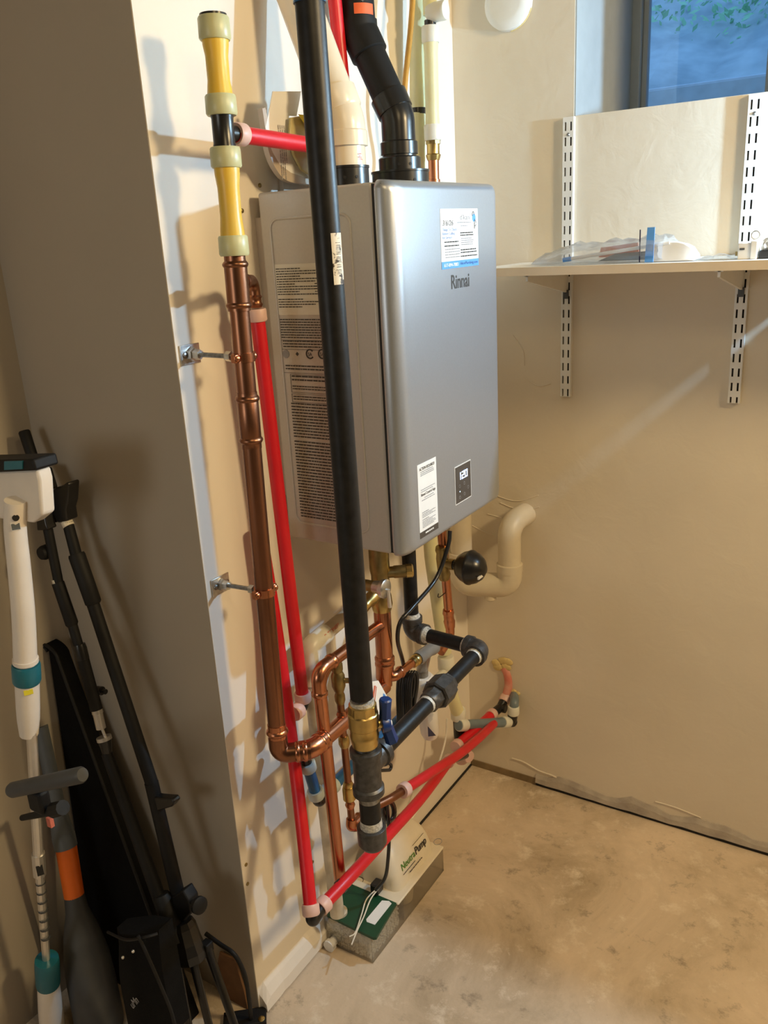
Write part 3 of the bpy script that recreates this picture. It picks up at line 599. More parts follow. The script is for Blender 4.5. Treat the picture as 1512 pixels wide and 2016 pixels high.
# ------------------------------------------------------------------ red tubes
RR = .0145
def pexring(p, d, t, m=None, name='pex_ring', l=.024, r=.0192, parent=None):
    return ob(name, MB().lathe(p-d*l*.5, p+d*l*.5, [(0, r*.93), (.12, r), (.88, r), (1, r*.9)], 24), m or M['pink'], parent or t)
t = thing('red_tube', 'short red plastic tube running level from the black tee behind the gas pipe', 'water tube', at(460, 263, x=RX))
a = q(260); b = at(640, 289, x=RX); d = (b-a).normalized()
ob('tube', MB().lathe(a+d*.03, at(668, 294, x=RX), [(0, RR), (1, RR)], 24), M['red'], t)
pexring(a+d*.042, d, t); ob('stub', MB().lathe(a+d*.012, a+d*.036, [(0, .013), (1, .013)], 20), M['black'], t)
t = thing('red_tube', 'long red plastic tube hanging from the small copper elbow beside the heater', 'water tube', at(595, 1375, x=.09))
a = s3; b = at(596, 1372, x=.075); d = (b-a).normalized()
ob('tube', MB().lathe(a, b, [(0, RR), (1, RR)], 24), M['red'], t); pexring(a+d*.008, d, t); pexring(b, d, t)
c = b+d*.024; ob('elbow', MB().tube([b+d*.005, c, c-Y*.020], .0125, fil=.014, seg=20), M['black'], t); pexring(c-Y*.026, Y, t)
T3 = smoothpath([at(511, 1040, x=.035), at(543, 1235, x=.05), at(577, 1480, x=.095), at(596, 1640, x=.15), at(611, 1783, x=.2)], 8)
BP = smoothpath([at(640, 1778, x=.205), at(693, 1722, x=.212), at(760, 1648, x=.200), at(830, 1570, x=.175), at(884, 1498, x=.135)], 8)
t = thing('red_tube', 'long red plastic tube dropping behind the copper pipe then turning low along the wall', 'water tube', at(612, 1800, x=.2))
ob('vertical_tube', MB().tube(T3, RR, seg=22), M['red'], t); ob('low_tube', MB().tube(BP, RR, seg=22), M['red'], t)
dd1 = (T3[-1]-T3[-2]).normalized(); dd2 = (BP[1]-BP[0]).normalized()
pexring(T3[-1]+dd1*.008, dd1, t); pexring(BP[0]-dd2*.006, dd2, t)
ec = T3[-1]+dd1*.034; ob('elbow', MB().tube([T3[-1]+dd1*.015, ec, BP[0]-dd2*.012], .0135, fil=.012, seg=20), M['black'], t)
zt_ = onl(BP[3], BP[12], 1745)
ob('cable_tie', MB().lathe(zt_-dd2*.005, zt_+dd2*.005, [(0, .0165), (1, .0165)], 22), M['black'], t)
ST = at(893, 1478, x=.12)
dB = (BP[-1]-BP[-2]).normalized(); pexring(BP[-1], dB, t)
# second low tube (lighter, above)
A4 = smoothpath([at(796, 1555, x=.20), at(850, 1520, x=.205), at(905, 1484, x=.20), at(944, 1452, x=.185), at(972, 1425, x=.16)], 8)
t = thing('red_tube', 'short red plastic tube rising from brown copper stub and crossing the lower red one', 'water tube', A4[0])
ob('tube', MB().tube(A4, .0132, seg=22), M['red'], t); d = (A4[1]-A4[0]).normalized(); pexring(A4[0], d, t)
# third: from the manifold to the wall hole
C5 = [at(900, 1468, x=.13), at(968, 1407, x=.135)]
t = thing('red_tube', 'dark red plastic tube with elbow bending up into the back wall', 'water tube', C5[0])
d = (C5[1]-C5[0]).normalized(); ob('tube', MB().lathe(C5[0], C5[1], [(0, .0155), (1, .0155)], 22), M['red'], t); pexring(C5[0], d, t); pexring(C5[1], d, t)
k = at(985, 1393, x=.14); kk = at(994, 1376, x=.143); ob('elbow', MB().tube([C5[1]+d*.01, k, kk], .0145, fil=.012, seg=20).lathe(k-X*.004, k+X*.02, [(0, .013), (.7, .015), (1, .014)], 14), M['black'], t); pexring(kk, (kk-k).normalized(), t)
hole = at(993, 1314, y=.004)
ob('stub_tube', MB().tube(smoothpath([kk, at(1001, 1350, x=.147), at(999, 1328, x=.142), hole]), .0135, seg=22), M['pinkred'], t)
fm = MB()
for k in range(16): fm.ball(at(990+random.uniform(-16, 12), 1309+random.uniform(-9, 6), y=-.003), random.uniform(.009, .017), (1, .28, .8), 8)
tag(ob('foam', fm, M['foam']), 'yellow expanding foam lump sealing the pipe hole in the back wall', 'foam')
fm = MB()
for k in range(6): fm.ball(at(1012+random.uniform(-6, 8), 1364+random.uniform(-5, 6), y=-.003), random.uniform(.007, .010), (1, .6, .8), 8)
tag(ob('foam', fm, M['foam']), 'small crumbly foam patch below the pipe hole in the back wall', 'foam')
# red tube up behind the vents
t = tag(ob('red_tube', MB().lathe(up_z(at(655, -40, x=.06), at(694, 345, x=.06)), at(694, 345, x=.06), [(0, RR), (1, RR)], 22), M['red']), 'red plastic tube rising steeply between the cream and black vent pipes', 'water tube')
# ------------------------------------------------------------------ manifold assembly beside the corner
MX = .10
m0 = at(822, -40, x=.05)
pe = thing('pale_pex_pipe', 'pale yellow plastic pipe running down behind the heater with black tape mark', 'water pipe', at(880, 1330, x=MX))
mt = at(848, 1090, x=MX*.8); ma = at(876, 1285, x=MX)
ob('upper_tube', MB().tube([up_z(m0, at(822, 330, x=.05)), at(822, 330, x=.05), at(838, 700, x=.06), mt, ma], .0195, fil=.3, seg=24), M['pale'], pe)
c = at(822, 219, x=.05); ob('tape_mark', MB().lathe(c-Z*.007, c+Z*.007, [(0, .0199), (1, .0199)], 24), M['black'], pe)
pts = [at(u, v, x=MX) for u, v in ((878, 1305), (889, 1322), (897, 1375), (902, 1405), (899, 1432), (905, 1458), (908, 1480))]
dm = Z*-1
pexring(pts[0], Z, pe, M['milk'], l=.045, r=.0245); ob('black_tee', MB().lathe(pts[0]-Z*.018, pts[0]-Z*.055, [(0, .019), (1, .019)], 22), M['black'], pe)
m1 = pts[0]-Z*.055
ob('lower_tube', MB().lathe(m1, pts[3], [(0, .019), (1, .020)], 22), M['pale'], pe)
pexring(pts[3], Z, pe, M['milk'], l=.036, r=.0235); ob('black_tee', MB().lathe(pts[3], pts[5], [(0, .0175), (1, .0175)], 22), M['black'], pe)
pexring(pts[5], Z, pe, M['pink'], l=.024, r=.0195); ob('stub', MB().lathe(pts[5], pts[6]-Z*.02, [(0, .015), (1, .015)], 22), M['pinkred'], pe); pexring(pts[6]-Z*.012, Z, pe, M['pink'], l=.05, r=.019)
e = at(890, 1487, x=.12); ob('outlet_elbow', MB().tube([pts[6]-Z*.005, pts[6]+V((.02, -.004, 0)), BP[-1]+dB*.008], .013, fil=.01, seg=18), M['black'], pe); pexring(pts[6]+V((.024, -.005, -.004)), V((.9, -.4, 0)).normalized(), pe, M['pink'])
# grey side branch to the wall
t = thing('grey_tube', 'grey plastic tube with pale rings and black elbow going into the back wall', 'water tube', at(950, 1430, x=MX))
g0 = at(902, 1428, x=MX+.012); g1 = V((.155, -.075, g0.z-.005)); g1 = at(1003, 1421, y=-.06); d = (g1-g0).normalized()
pexring(g0+d*.02, d, t, M['milk'], l=.034, r=.0195); ob('tube', MB().lathe(g0, g1, [(0, .0155), (1, .0155)], 22), M['greytube'], t); pexring(g1-d*.022, d, t, M['milk'], l=.034, r=.0195)
g2 = at(1011, 1398, y=-.055); ob('elbow', MB().tube([g1-d*.006, g1+d*.012, g2], .0165, fil=.012, seg=20).ball(g1+d*.014, .018, n=8), M['black'], t); pexring(g2, Z, t, M['milk'], l=.03, r=.019)
ob('upper_tube', MB().tube(smoothpath([g2, at(1013, 1382, y=-.045), at(1012, 1366, y=.004)]), .0145, seg=20), M['greytube'], t)
# blue tube
t = thing('blue_tube', 'blue plastic tube running low along the wall behind the gas valve', 'water tube', at(640, 1560, x=.11))
bx = .112
B0 = at(646, 1556, x=bx); B1 = at(874, 1330, x=bx); d = (B1-B0).normalized()
ob('tube', MB().lathe(B0, B1, [(0, .0145), (1, .0145)], 22), M['blue'], t); pexring(B0+d*.012, d, t, M['bluering'], l=.032, r=.0195); pexring(B1-d*.012, d, t, M['milk'], l=.03, r=.0195)
v0 = at(606, 1508, x=bx); v1 = at(622, 1562, x=bx); dv_ = (v1-v0).normalized()
ob('drop_tube', MB().lathe(v0, v1, [(0, .0135), (1, .0135)], 22), M['blue'], t); pexring(v0, dv_, t, M['bluering']); pexring(v1, dv_, t, M['bluering'])
ob('elbow', MB().tube([v1+dv_*.01, v1+dv_*.03, B0-d*.004], .0135, fil=.012, seg=20), M['black'], t); pexring(B0-d*.012, d, t, M['bluering'])
ob('top_elbow', MB().tube([v0-dv_*.01, v0-dv_*.030, v0-dv_*.034-X*.07], .0125, fil=.012, seg=20), M['black'], t)
# ------------------------------------------------------------------ hot outlet group under heater
PXc = .176
hp = thing('copper_outlet_pipe', 'bright thick copper pipe with brass valve under the heater', 'water pipe', (PXc, THK.y, ez))
h0 = at(752, 1198, x=PXc); h1 = V((PXc, THK.y, ez)); h1 = at(758, 1312, x=PXc)
ob('pipe', MB().lathe(h0, h1, [(0, .0205), (1, .0205)], 28), M['copper'], hp)
hb = lambda v, r=.023: ob('press_bead', MB().lathe(onl(h0, h1, v-6), onl(h0, h1, v+6), [(0, r*.92), (.3, r*1.05), (.7, r*1.05), (1, r*.92)], 28), M['copper'], hp)
hb(1296); hb(1306)
ob('lower_tee', MB().lathe(onl(h0, h1, 1300), THK+Z*.002, [(0, .0222), (.7, .0215), (.75, .019), (1, .019)], 28), M['copper'], hp)
bd_ = MB()
t_top = V((h0.x, h0.y, Z0+.004))
ob('union_nut', MB().lathe(t_top, t_top-Z*.03, [(0, .026), (1, .026)], ngon=8), M['dbrass'], hp, smooth=False)
ob('valve_body', MB().lathe(t_top-Z*.028, h0+Z*.030, [(0, .021), (.15, .0235), (.5, .0235), (.6, .021), (1, .022)], 24), M['dbrass'], hp)
ob('brass_base', MB().lathe(h0+Z*.050, h0-Z*.004, [(0, .018), (.3, .024), (.7, .026), (1, .022)], 20), M['brass'], hp)
k = at(762, 1160, x=PXc+.062); ob('valve_knob', MB().lathe(k-X*.034, k, [(0, .014), (.5, .016), (.6, .021), (.9, .022), (1, .017)], 28), M['zinc'], hp, label='round grey knob')
ob('knob_stem', MB().lathe(k-X*.06, k-X*.02, [(0, .013), (1, .013)], 20), M['dbrass'], hp)
k2_ = at(767, 1186, x=PXc+.066); ob('knob_lever', MB().lathe(k+X*.002, k2_-Z*.012, [(0, .0045), (1, .0045)], 12), M['chrome'], hp)
r0_ = V((h0.x, h0.y, at(748, 1128, x=PXc).z)); r1_ = at(800, 1124, x=PXc+.05); d = (r1_-r0_).normalized()
ob('service_port', MB().lathe(r0_, r1_, [(0, .013), (.5, .0135), (.55, .015), (1, .015)], 20), M['dbrass'], hp)
ob('port_cap', MB().lathe(r1_, r1_+d*.016, [(0, .0165), (.8, .0165), (1, .013)], ngon=14), M['brass'], hp, smooth=False)
k = at(731, 1170, x=PXc); ob('relief_fitting', MB().lathe(V((h0.x, h0.y, k.z)), at(722, 1195, x=PXc)-Y*.03, [(0, .015), (.5, .017), (.6, .0125), (1, .014)], 20), M['brass'], hp)
# right branch to the filter
f0_ = onl(h0, h1, 1330); f0_.x += .004; f1_ = at(776, 1332, x=PXc+.02); f2_ = at(817, 1301, x=PXc+.02); d = (f2_-f1_).normalized()
ob('branch_elbow', MB().tube([f0_, f1_, f1_+d*.03], .0128, fil=.016, seg=20).lathe(f1_+d*.022, f1_+d*.034, [(0, .0135), (.5, .0152), (1, .0135)], 20), M['copper'], hp)
ob('branch_pipe', MB().lathe(f1_+d*.02, f2_, [(0, .0105), (1, .0105)], 20), M['copper'], hp)
ob('branch_coupling', MB().lathe(f2_-d*.016, f2_+d*.018, [(0, .0115), (.15, .0145), (.4, .0125), (.5, .0148), (.9, .0148), (1, .012)], 20), M['brass'], hp)
# arch going left and down
ar = thing('copper_drop_pipe', 'thin copper pipe arching left under the heater and dropping to the floor pump', 'water pipe', at(672, 1750, x=PXc))
a0 = onl(h0, h1, 1228); a1 = at(622, 1310, x=PXc); a1.z = a0.z-.001; a1 = V((PXc, at(636, 1292, x=PXc).y-.022, a0.z)); a2 = at(671, 1745, x=PXc)
a2.y = max(a2.y, a1.y-.03)
ob('pipe', MB().tube([a0, a1, a2], .0142, fil=.045, seg=24), M['copper'], ar)
for p_ in (a1+Y*.05, a1-Z*.052): 
    d = Y if p_.z > a1.z-.01 else Z
    ob('press_bead', MB().lathe(p_-d*.008, p_+d*.008, [(0, .0148), (.3, .0178), (.7, .0178), (1, .0148)], 22), M['copper'], ar)
ob('elbow_sleeve', MB().tube([a1+Y*.05, a1, a1-Z*.05], .0158, fil=.045, seg=24), M['copper'], ar)
cl = thing('condensate_valve_line', 'slim brass and copper line with small valve hanging beside the copper drop pipe', 'water pipe', at(690, 1640, x=PXc))
c0 = at(660, 1275, x=PXc); c0.z = a0.z; c1 = at(692, 1612, x=PXc); qq = lambda v: onl(c0, c1, v)
ob('pipe', MB().lathe(c0, c1, [(0, .0085), (1, .0085)], 18), M['cdull'], cl)
for v0, v1, pf, m_ in ((1300, 1325, [(0, .010), (.3, .013), (.7, .013), (1, .010)], M['dbrass']), (1322, 1362, [(0, .011), (.2, .0155), (.7, .0155), (1, .010)], M['dbrass']), (1362, 1385, [(0, .009), (.3, .012), (.7, .012), (1, .009)], M['dbrass']), (1400, 1412, [(0, .009), (.5, .012), (1, .009)], M['copper']), (1448, 1470, [(0, .010), (.3, .013), (.7, .013), (1, .010)], M['brass']), (1538, 1550, [(0, .009), (.5, .0125), (1, .011)], M['brass']), (1548, 1575, [(0, .013), (.2, .015), (.9, .015), (1, .011)], M['brass']), (1578, 1590, [(0, .009), (.5, .012), (1, .009)], M['copper'])):
    ob('fitting', MB().lathe(qq(v0), qq(v1), pf, 18), m_, cl)
k = qq(1340); ob('valve_tap', MB().lathe(k, k+V((.034, .018, 0)), [(0, .006), (.6, .006), (.65, .011), (1, .011)], 14), M['dbrass'], cl)
n1 = at(690, 1622, x=PXc); n2 = at(712, 1640, x=PXc-.01); A40 = A4[0]
ob('bottom_bend', MB().tube([c1, n1-Z*.012, n1+Y*.05-Z*.012], .0125, fil=.02, seg=20), M['copper'], cl)
ob('stub_pipe', MB().tube([n1+Y*.03-Z*.012, n1+Y*.07-Z*.010, A40-(A4[1]-A4[0]).normalized()*.06, A40], .0105, fil=.03, seg=20), M['cdull'], cl)
for kk_ in (.2, .8):
    p_ = n1+Y*.05*kk_-Z*.012; ob('press_bead', MB().lathe(p_-Y*.006, p_+Y*.006, [(0, .0125), (.5, .0165), (1, .0125)], 18), M['copper'], cl)
# ------------------------------------------------------------------ drain (dirty pvc)
dr = thing('drain_pipe', 'dirty white plastic drain pipe with elbow behind the copper, ending at the pump', 'drain pipe', at(666, 1795, x=.07))
e0 = at(622, 1268, x=.07); e1 = at(725, 1176, x=.07); e2_ = at(664, 1800, x=.07)
ez_ = at(613, 1290, x=.07)
ob('drop', MB().lathe(at(612, 1330, x=.07), e2_, [(0, .0185), (1, .0185)], 24), M['dpvc'], dr)
ob('elbow', MB().tube([at(612, 1345, x=.07), at(610, 1272, x=.07), at(642, 1246, x=.07)], .0225, fil=.02, seg=24), M['milk'], dr)
ob('slant', MB().lathe(at(632, 1254, x=.07), e1, [(0, .0185), (1, .0185)], 24), M['dpvc'], dr)
d = (e1-e0).normalized(); text('pipe_print', 'P-TOMEP', at(640, 1258, x=.089), d, X.cross(d), .016, M['redink'], dr, wide=.9)
# ------------------------------------------------------------------ right back: copper column with arrester ball
co = thing('copper_column', 'reddish copper pipe column with brass tee and black arrester ball', 'water pipe', at(884, 1240, x=.15))
b0 = at(866, 1060, x=.15); b1 = at(886, 1235, x=.15); qq = lambda v: onl(b0, b1, v)
ob('pipe', MB().lathe(V((b0.x, b0.y, Z0+.004)), b1, [(0, .0125), (1, .0125)], 20), M['copper'], co)
ob('lower_sleeve', MB().lathe(qq(1200), b1, [(0, .0145), (.2, .0165), (.3, .0145), (.55, .0145), (.65, .0165), (1, .014)], 20), M['copper'], co)
ob('brass_tee', MB().lathe(qq(1076), qq(1140), [(0, .014), (.1, .0165), (.2, .014), (.35, .0165), (.75, .0165), (.85, .0185), (1, .014)], 20), M['dbrass'], co)
bc_ = qq(1108); be = bc_+X*.064
ob('tee_arm', MB().lathe(bc_, bc_+X*.034, [(0, .0125), (.6, .0125), (.62, .015), (1, .015)], 20), M['dbrass'], co)
ob('arrester_neck', MB().lathe(bc_+X*.030, bc_+X*.05, [(0, .0125), (1, .0125)], 20), M['black'], co)
ball = bc_+X*.084
bl = ob('arrester_ball', MB().lathe(ball-X*.045, ball+X*.044, [(0, .012), (.12, .030), (.28, .040), (.44, .0450), (.47, .0472), (.53, .0472), (.56, .0450), (.72, .040), (.88, .029), (1, .010)], 36), M['black'], co)
q0 = ball+V((.036, -.020, -.012)); ob('ball_label', MB().box(q0-V((.0, .014, .004)), q0+V((.004, .012, .003))), M['whitep'], bl, smooth=False)
ob('sensor_hook', MB().tube(smoothpath([qq(1166)-Y*.004, qq(1166)-Y*.035, qq(1163)-Y*.045, qq(1158)-Y*.04]), .0014, seg=6), M['black'], co)
ob('bottom_bend', MB().tube([b1+Z*.01, b1-Z*.03, b1-Z*.05-Y*.06], .0125, fil=.03, seg=20), M['copper'], co)
# filter canister and grey tee
fc = thing('filter_canister', 'white cylindrical filter canister with navy print hanging under grey clear tee', 'filter', at(845, 1455, x=.14))
FX = .15; t0 = at(832, 1330, x=FX); t1 = at(848, 1452, x=FX)
ob('body', MB().lathe(t0, t1, [(0, .024), (.06, .0330), (.16, .034), (.22, .0295), (.45, .0285), (.9, .026), (.97, .021), (1, .010)], 32), M['whitep'], fc)
ob('navy_print', MB().prism([at(u, v, x=FX+.0288) for u, v in ((839, 1342), (858, 1338), (857, 1345), (840, 1362))], (.0008, 0, 0)).prism([at(u, v, x=FX+.027) for u, v in ((842, 1430), (858, 1448), (843, 1450))], (.0008, 0, 0)), M['navy'], fc, smooth=False)
words_ = MB(); words(words_, at(842, 1405, x=FX+.028), Y, Z, .030, .002, 8, .004); ob('fine_print', words_, M['lightink'], fc, smooth=False)
g0 = f2_+(f2_-f1_).normalized()*.012; g1 = g0+(f2_-f1_).normalized()*.085
ob('clear_tee', MB().lathe(g0, g1, [(0, .016), (.15, .0185), (.3, .0165), (.7, .0165), (.85, .019), (1, .019)], 24).tube([g0.lerp(g1, .5), V((t0.x, t0.y, t0.z+.02)), t0], .0155, fil=.01, seg=20), M['greytee'], fc)
ob('brass_end', MB().lathe(g1, g1+(g1-g0).normalized()*.03, [(0, .012), (.5, .013), (1, .011)], 18), M['brass'], fc)
# painted trap on back wall
tr_ = thing('painted_trap', 'cream painted drain trap curving into the back wall beside the corner', 'drain pipe', at(965, 1165, y=-.1))
v0 = V((.055, -.135, 0)); v0t = V((v0.x, v0.y, 2.3)); zb2 = at(935, 1140, y=-.11).z
leg = at(1003, 1095, y=-.085); topz = at(1010, 1045, y=-.085).z
ob('stack_pipe', MB().lathe(V((v0.x, v0.y, Z0+.25)), V((v0.x, v0.y, zb2+.05)), [(0, .033), (1, .033)], 32), M['paint'], tr_)
ob('stack_collar', MB().lathe(V((v0.x, v0.y, at(905, 1085, y=-.135).z)), V((v0.x, v0.y, zb2+.03)), [(0, .034), (.03, .0385), (1, .0385)], 32), M['paint'], tr_)
ob('bend', MB().tube([V((v0.x, v0.y, zb2+.06)), V((v0.x, v0.y, zb2-.012)), V((leg.x, leg.y, zb2-.012)), V((leg.x, leg.y, zb2+.055))], .0375, fil=.052, seg=32), M['paint'], tr_)
ob('leg_collar', MB().lathe(V((leg.x, leg.y, zb2+.035)), V((leg.x, leg.y, zb2+.062)), [(0, .039), (.9, .0395), (1, .036)], 32), M['paint'], tr_)
ob('wall_elbow', MB().tube([V((leg.x, leg.y, zb2+.05)), V((leg.x, leg.y, topz+.02)), V((leg.x+.016, .01, topz+.028))], .0345, fil=.06, seg=32), M['paint'], tr_)
k = at(965, 1150, y=-.11); ob('cleanout_plug', MB().lathe(V((k.x, k.y, zb2-.035)), V((k.x, k.y, zb2-.062)), [(0, .018), (.8, .018), (1, .012)], 20), M['paint'], tr_)
# right top: milky riser
mr = thing('milky_riser', 'milky plastic pipe with brass adapter and copper end behind heater right side', 'water pipe', at(855, 350, x=.10))
m1 = at(855, 385, x=.10); m2 = at(847, 45, x=.10); qq = lambda v: onl(m1, m2, v)
ob('copper_end', MB().lathe(m1, qq(310), [(0, .0155), (.42, .0155), (.43, .0132), (1, .0132)], 22), M['copper'], mr)
ob('brass_adapter', MB().lathe(qq(316), qq(280), [(0, .0145), (.12, .0165), (.3, .0185), (.36, .0155), (.85, .0155), (1, .017)], 22), M['brass'], mr); ob('brass_hex', MB().lathe(qq(284), qq(272), [(0, .0185), (1, .0185)], ngon=8), M['dbrass'], mr, smooth=False)
pexring(qq(261), Z, mr, M['milk'], l=.036, r=.0215); ob('tube', MB().lathe(qq(252), qq(80), [(0, .0182), (.15, .0165), (.85, .0165), (1, .0182)], 24), M['pale'], mr)
pexring(qq(68), Z, mr, M['milk'], l=.036, r=.0215); ob('elbow', MB().lathe(qq(60), qq(40), [(0, .014), (1, .014)], 20), M['black'], mr)
k = qq(26); pexring(k+X*.02, X, mr, M['milk'], l=.045, r=.0215); ob('side_tube', MB().lathe(k-X*.0, k+X*.03, [(0, .0165), (1, .0165)], 22), M['pale'], mr)
ob('top_tube', MB().lathe(qq(30), up_z(m2, m1), [(0, .0165), (1, .0165)], 22), M['pale'], mr)
oc = tag(ob('ochre_tube', MB().tube(smoothpath([at(821, -170, x=.09), at(815, -40, x=.09), at(808, 60, x=.09), at(797, 170, x=.09), at(797, 230, x=.09), at(806, 300, x=.09), at(812, 335, x=.10)]), .0068, seg=14), M['ochre']), 'thin ochre yellow gas tube curving down behind the black intake pipe', 'tube')
# round cover on back wall
c = at(1003, 8, y=0); rc = tag(ob('round_cover', MB().lathe(c, c-Y*.03, [(0, .064), (.6, .062), (.9, .052), (1, .04)], 36), M['white2']), 'white round painted wall cover high on the back wall', 'wall cover')
BASE[rc] = rc.location.copy()
ob('rust_stain', MB().tube([c-Y*.003+(X*math.cos(t)+Z*math.sin(t))*.0625 for t in [-1.5+.12*k for k in range(11)]], .003, seg=6), M['foam'], rc)
# wiring: black cable + coil
cbp = [at(886, 1045, x=.25), at(882, 1075, x=.25), at(858, 1140, x=.24), at(812, 1196, x=.235), at(788, 1225, x=.225), at(783, 1262, x=.21), at(793, 1302, x=.18), at(800, 1345, x=.13)]
ck = thing('power_cable', 'black power cable looping from the heater to a bundled coil beside the filter', 'cable', at(790, 1440, x=.12))
ob('cable', MB().tube(smoothpath(cbp, 8), .0052, seg=12), M['black'], ck)
for k in range(6):
    cx_, w_ = .135+.006*k, .010+.002*(k % 3); cc = at(797, 1378, x=.15)
    pts = []
    for j in range(20):
        t = 2*math.pi*j/20; pts.append(V((cx_, cc.y+.003*k, cc.z))+V((.004*math.sin(t*2), w_*math.cos(t)+.016*math.sin(t), .070*math.sin(t))))
    ob('coil_loop', MB().tube(pts, .0052, seg=10, closed=True), M['black'], ck)
pc_ = thing('plug_cable', 'black plug and cord bundle behind the drip leg running to the pump', 'cable', at(760, 1640, x=.15))
ob('cord', MB().tube(smoothpath([at(762, 1585, x=.17), at(766, 1640, x=.17), at(764, 1690, x=.17), at(758, 1728, x=.15), at(740, 1752, x=.12)]), .0048, seg=12), M['black'], pc_)
for k in range(3): ob('coil_loop', MB().tube([at(765+(16-2*k)*math.cos(t)*.8, 1598+(22-2*k)*math.sin(t), x=.15+.006*k) for t in [j*math.pi/10 for j in range(20)]], .0048, seg=10, closed=True), M['black'], pc_)
ob('plug', MB().box(at(742, 1748, x=.10)-V((.012, .016, .012)), at(742, 1748, x=.10)+V((.012, .016, .02))), M['black'], pc_, bevel=.004)
ob('hook_bar', MB().tube([at(752, 1490, x=.19), at(771, 1507, x=.19), at(768, 1516, x=.19), at(748, 1517, x=.19)], .0042, fil=.006, seg=10), M['black'], pc_)
tag(ob('clear_hose', MB().tube(smoothpath([at(880, 1415, x=.09), at(878, 1450, x=.09), at(868, 1490, x=.09), at(850, 1540, x=.085), at(832, 1580, x=.08), at(800, 1625, x=.09)]), .0032, seg=10), M['wire']), 'thin pale clear hose curving down the wall beside the filter to the pump', 'hose')
# ------------------------------------------------------------------ pump
PT = .085
nt_ = thing('neutralizer_pump', 'clear condensate pump tub with cream hood and green lid on the floor', 'pump', (.095, -.70, 0))
tx0, tx1, ty0, ty1 = .018, .166, -.899, -.512
def shell(mb, x0, x1, y0, y1, z0, z1, t):
    return mb.box((x0, y0, z0), (x1, y0+t, z1)).box((x0, y1-t, z0), (x1, y1, z1)).box((x0, y0+t, z0), (x0+t, y1-t, z1)).box((x1-t, y0+t, z0), (x1, y1-t, z1)).box((x0, y0, z0-.0), (x1, y1, z0+t))
ob('tub', shell(MB(), tx0, tx1, ty0, ty1, .001, PT, .0025), M['glassy'], nt_, smooth=False)
pe_ = MB(); ico = [(0,0,1),(.894,0,.447),(.276,.851,.447),(-.724,.526,.447),(-.724,-.526,.447),(.276,-.851,.447),(.724,.526,-.447),(-.276,.851,-.447),(-.894,0,-.447),(-.276,-.851,-.447),(.724,-.526,-.447),(0,0,-1)]
icf = [(0,1,2),(0,2,3),(0,3,4),(0,4,5),(0,5,1),(1,6,2),(2,7,3),(3,8,4),(4,9,5),(5,10,1),(2,6,7),(3,7,8),(4,8,9),(5,9,10),(1,10,6),(6,11,7),(7,11,8),(8,11,9),(9,11,10),(10,11,6)]
s_ = .0076; nxp = int((tx1-tx0-.008)/s_); nyp = int(.15/s_); nzp = int((PT-.016)/s_)
for i in range(nxp):
    for j in range(nyp):
        for k in range(nzp):
            if 2 <= i < nxp-2 and 2 <= j and k < nzp-2: continue
            c = V((tx0+.0075+i*s_, ty0+.0075+j*s_, .007+k*s_))+V((random.uniform(-.0016, .0016), random.uniform(-.0016, .0016), random.uniform(-.0016, .0016)))
            if 0 < i < nxp-1: pass
            r = random.uniform(.0034, .0044); sq = (random.uniform(.8, 1.2), random.uniform(.8, 1.2), random.uniform(.8, 1.2))
            pe_.add([c+V((v[0]*r*sq[0], v[1]*r*sq[1], v[2]*r*sq[2])) for v in ico], icf)
ob('pellets', pe_, M['pellet'], nt_, kind='stuff')
ob('inner_wall', MB().box((tx0+.003, -.738, .004), (tx1-.003, -.735, PT-.004)), M['glassy'], nt_, smooth=False)
gz = PT
ob('pump_motor', MB().lathe((.115, -.665, .004), (.115, -.665, PT-.002), [(0, .030), (.6, .034), (1, .036)], 24), M['pump'], nt_)
ldp = [(u, v) for u, v in ((644, 1801), (735, 1846), (741, 1845), (785, 1770), (778, 1763), (712, 1717), (700, 1722))]
lid_in = [at(u, v, z=gz+.006) for u, v in ldp]
ob('green_lid', MB().prism(lid_in, (0, 0, -.008)), M['greenlid'], nt_, smooth=False)
sp = [at(u, v, z=gz+.0063) for u, v in ((752, 1773), (766, 1774), (771, 1779), (738, 1821), (722, 1815), (721, 1810))]
ob('lid_label', MB().prism(sp, (0, 0, .0006)), M['paper'], nt_, smooth=False)
c = at(668, 1797, z=gz+.006); ob('drain_port', MB().lathe(c-Z*.004, c+Z*.010, [(0, .022), (.8, .022), (1, .019)], 24), M['dpvc'], nt_)
c = at(657, 1852, y=ty0); ob('side_cap', MB().lathe(c+Y*.004, c-Y*.024, [(0, .012), (.5, .012), (.52, .0165), (1, .0165)], ngon=10), M['whitep'], nt_, smooth=False)
ob('tub_lip', MB().box((c.x+.02, ty0-.004, c.z-.004), (c.x+.055, ty0, c.z+.002)), M['glassy'], nt_, smooth=False)
hx0, hx1, hy0, hy1 = .020, .172, -.772, -.516
ob('hood_flange', MB().box((hx0, hy0, PT), (hx1, hy1, PT+.007)), M['pump'], nt_, bevel=.005, bseg=3)
def rrect(x0, x1, y0, y1, r, z, n=5):
    return [V((a, b, z)) for a, b in rr(x0, y0, x1, y1, r, n)]
hz = .108; rs = []
for k in range(12):
    t = k/11; ang = t*math.pi/2; ins = 1-math.cos(ang)
    z = PT+.006+hz*math.sin(ang)**.9
    rs.append(rrect(hx0+.008+.020*ins, hx1-.018-.062*t**1.3, hy0+.030+.055*ins, hy1-.022-.035*ins, .022, z))
ob('hood', MB().rings(rs), M['pump'], nt_, ang=70)
c = at(862, 1657, z=PT+.0072); ob('flange_ring', MB().tube([c+(X*math.cos(t)*.011+Y*math.sin(t)*.014) for t in [k*math.pi/10 for k in range(20)]], .0009, seg=6, closed=True), M['lightink'], nt_)
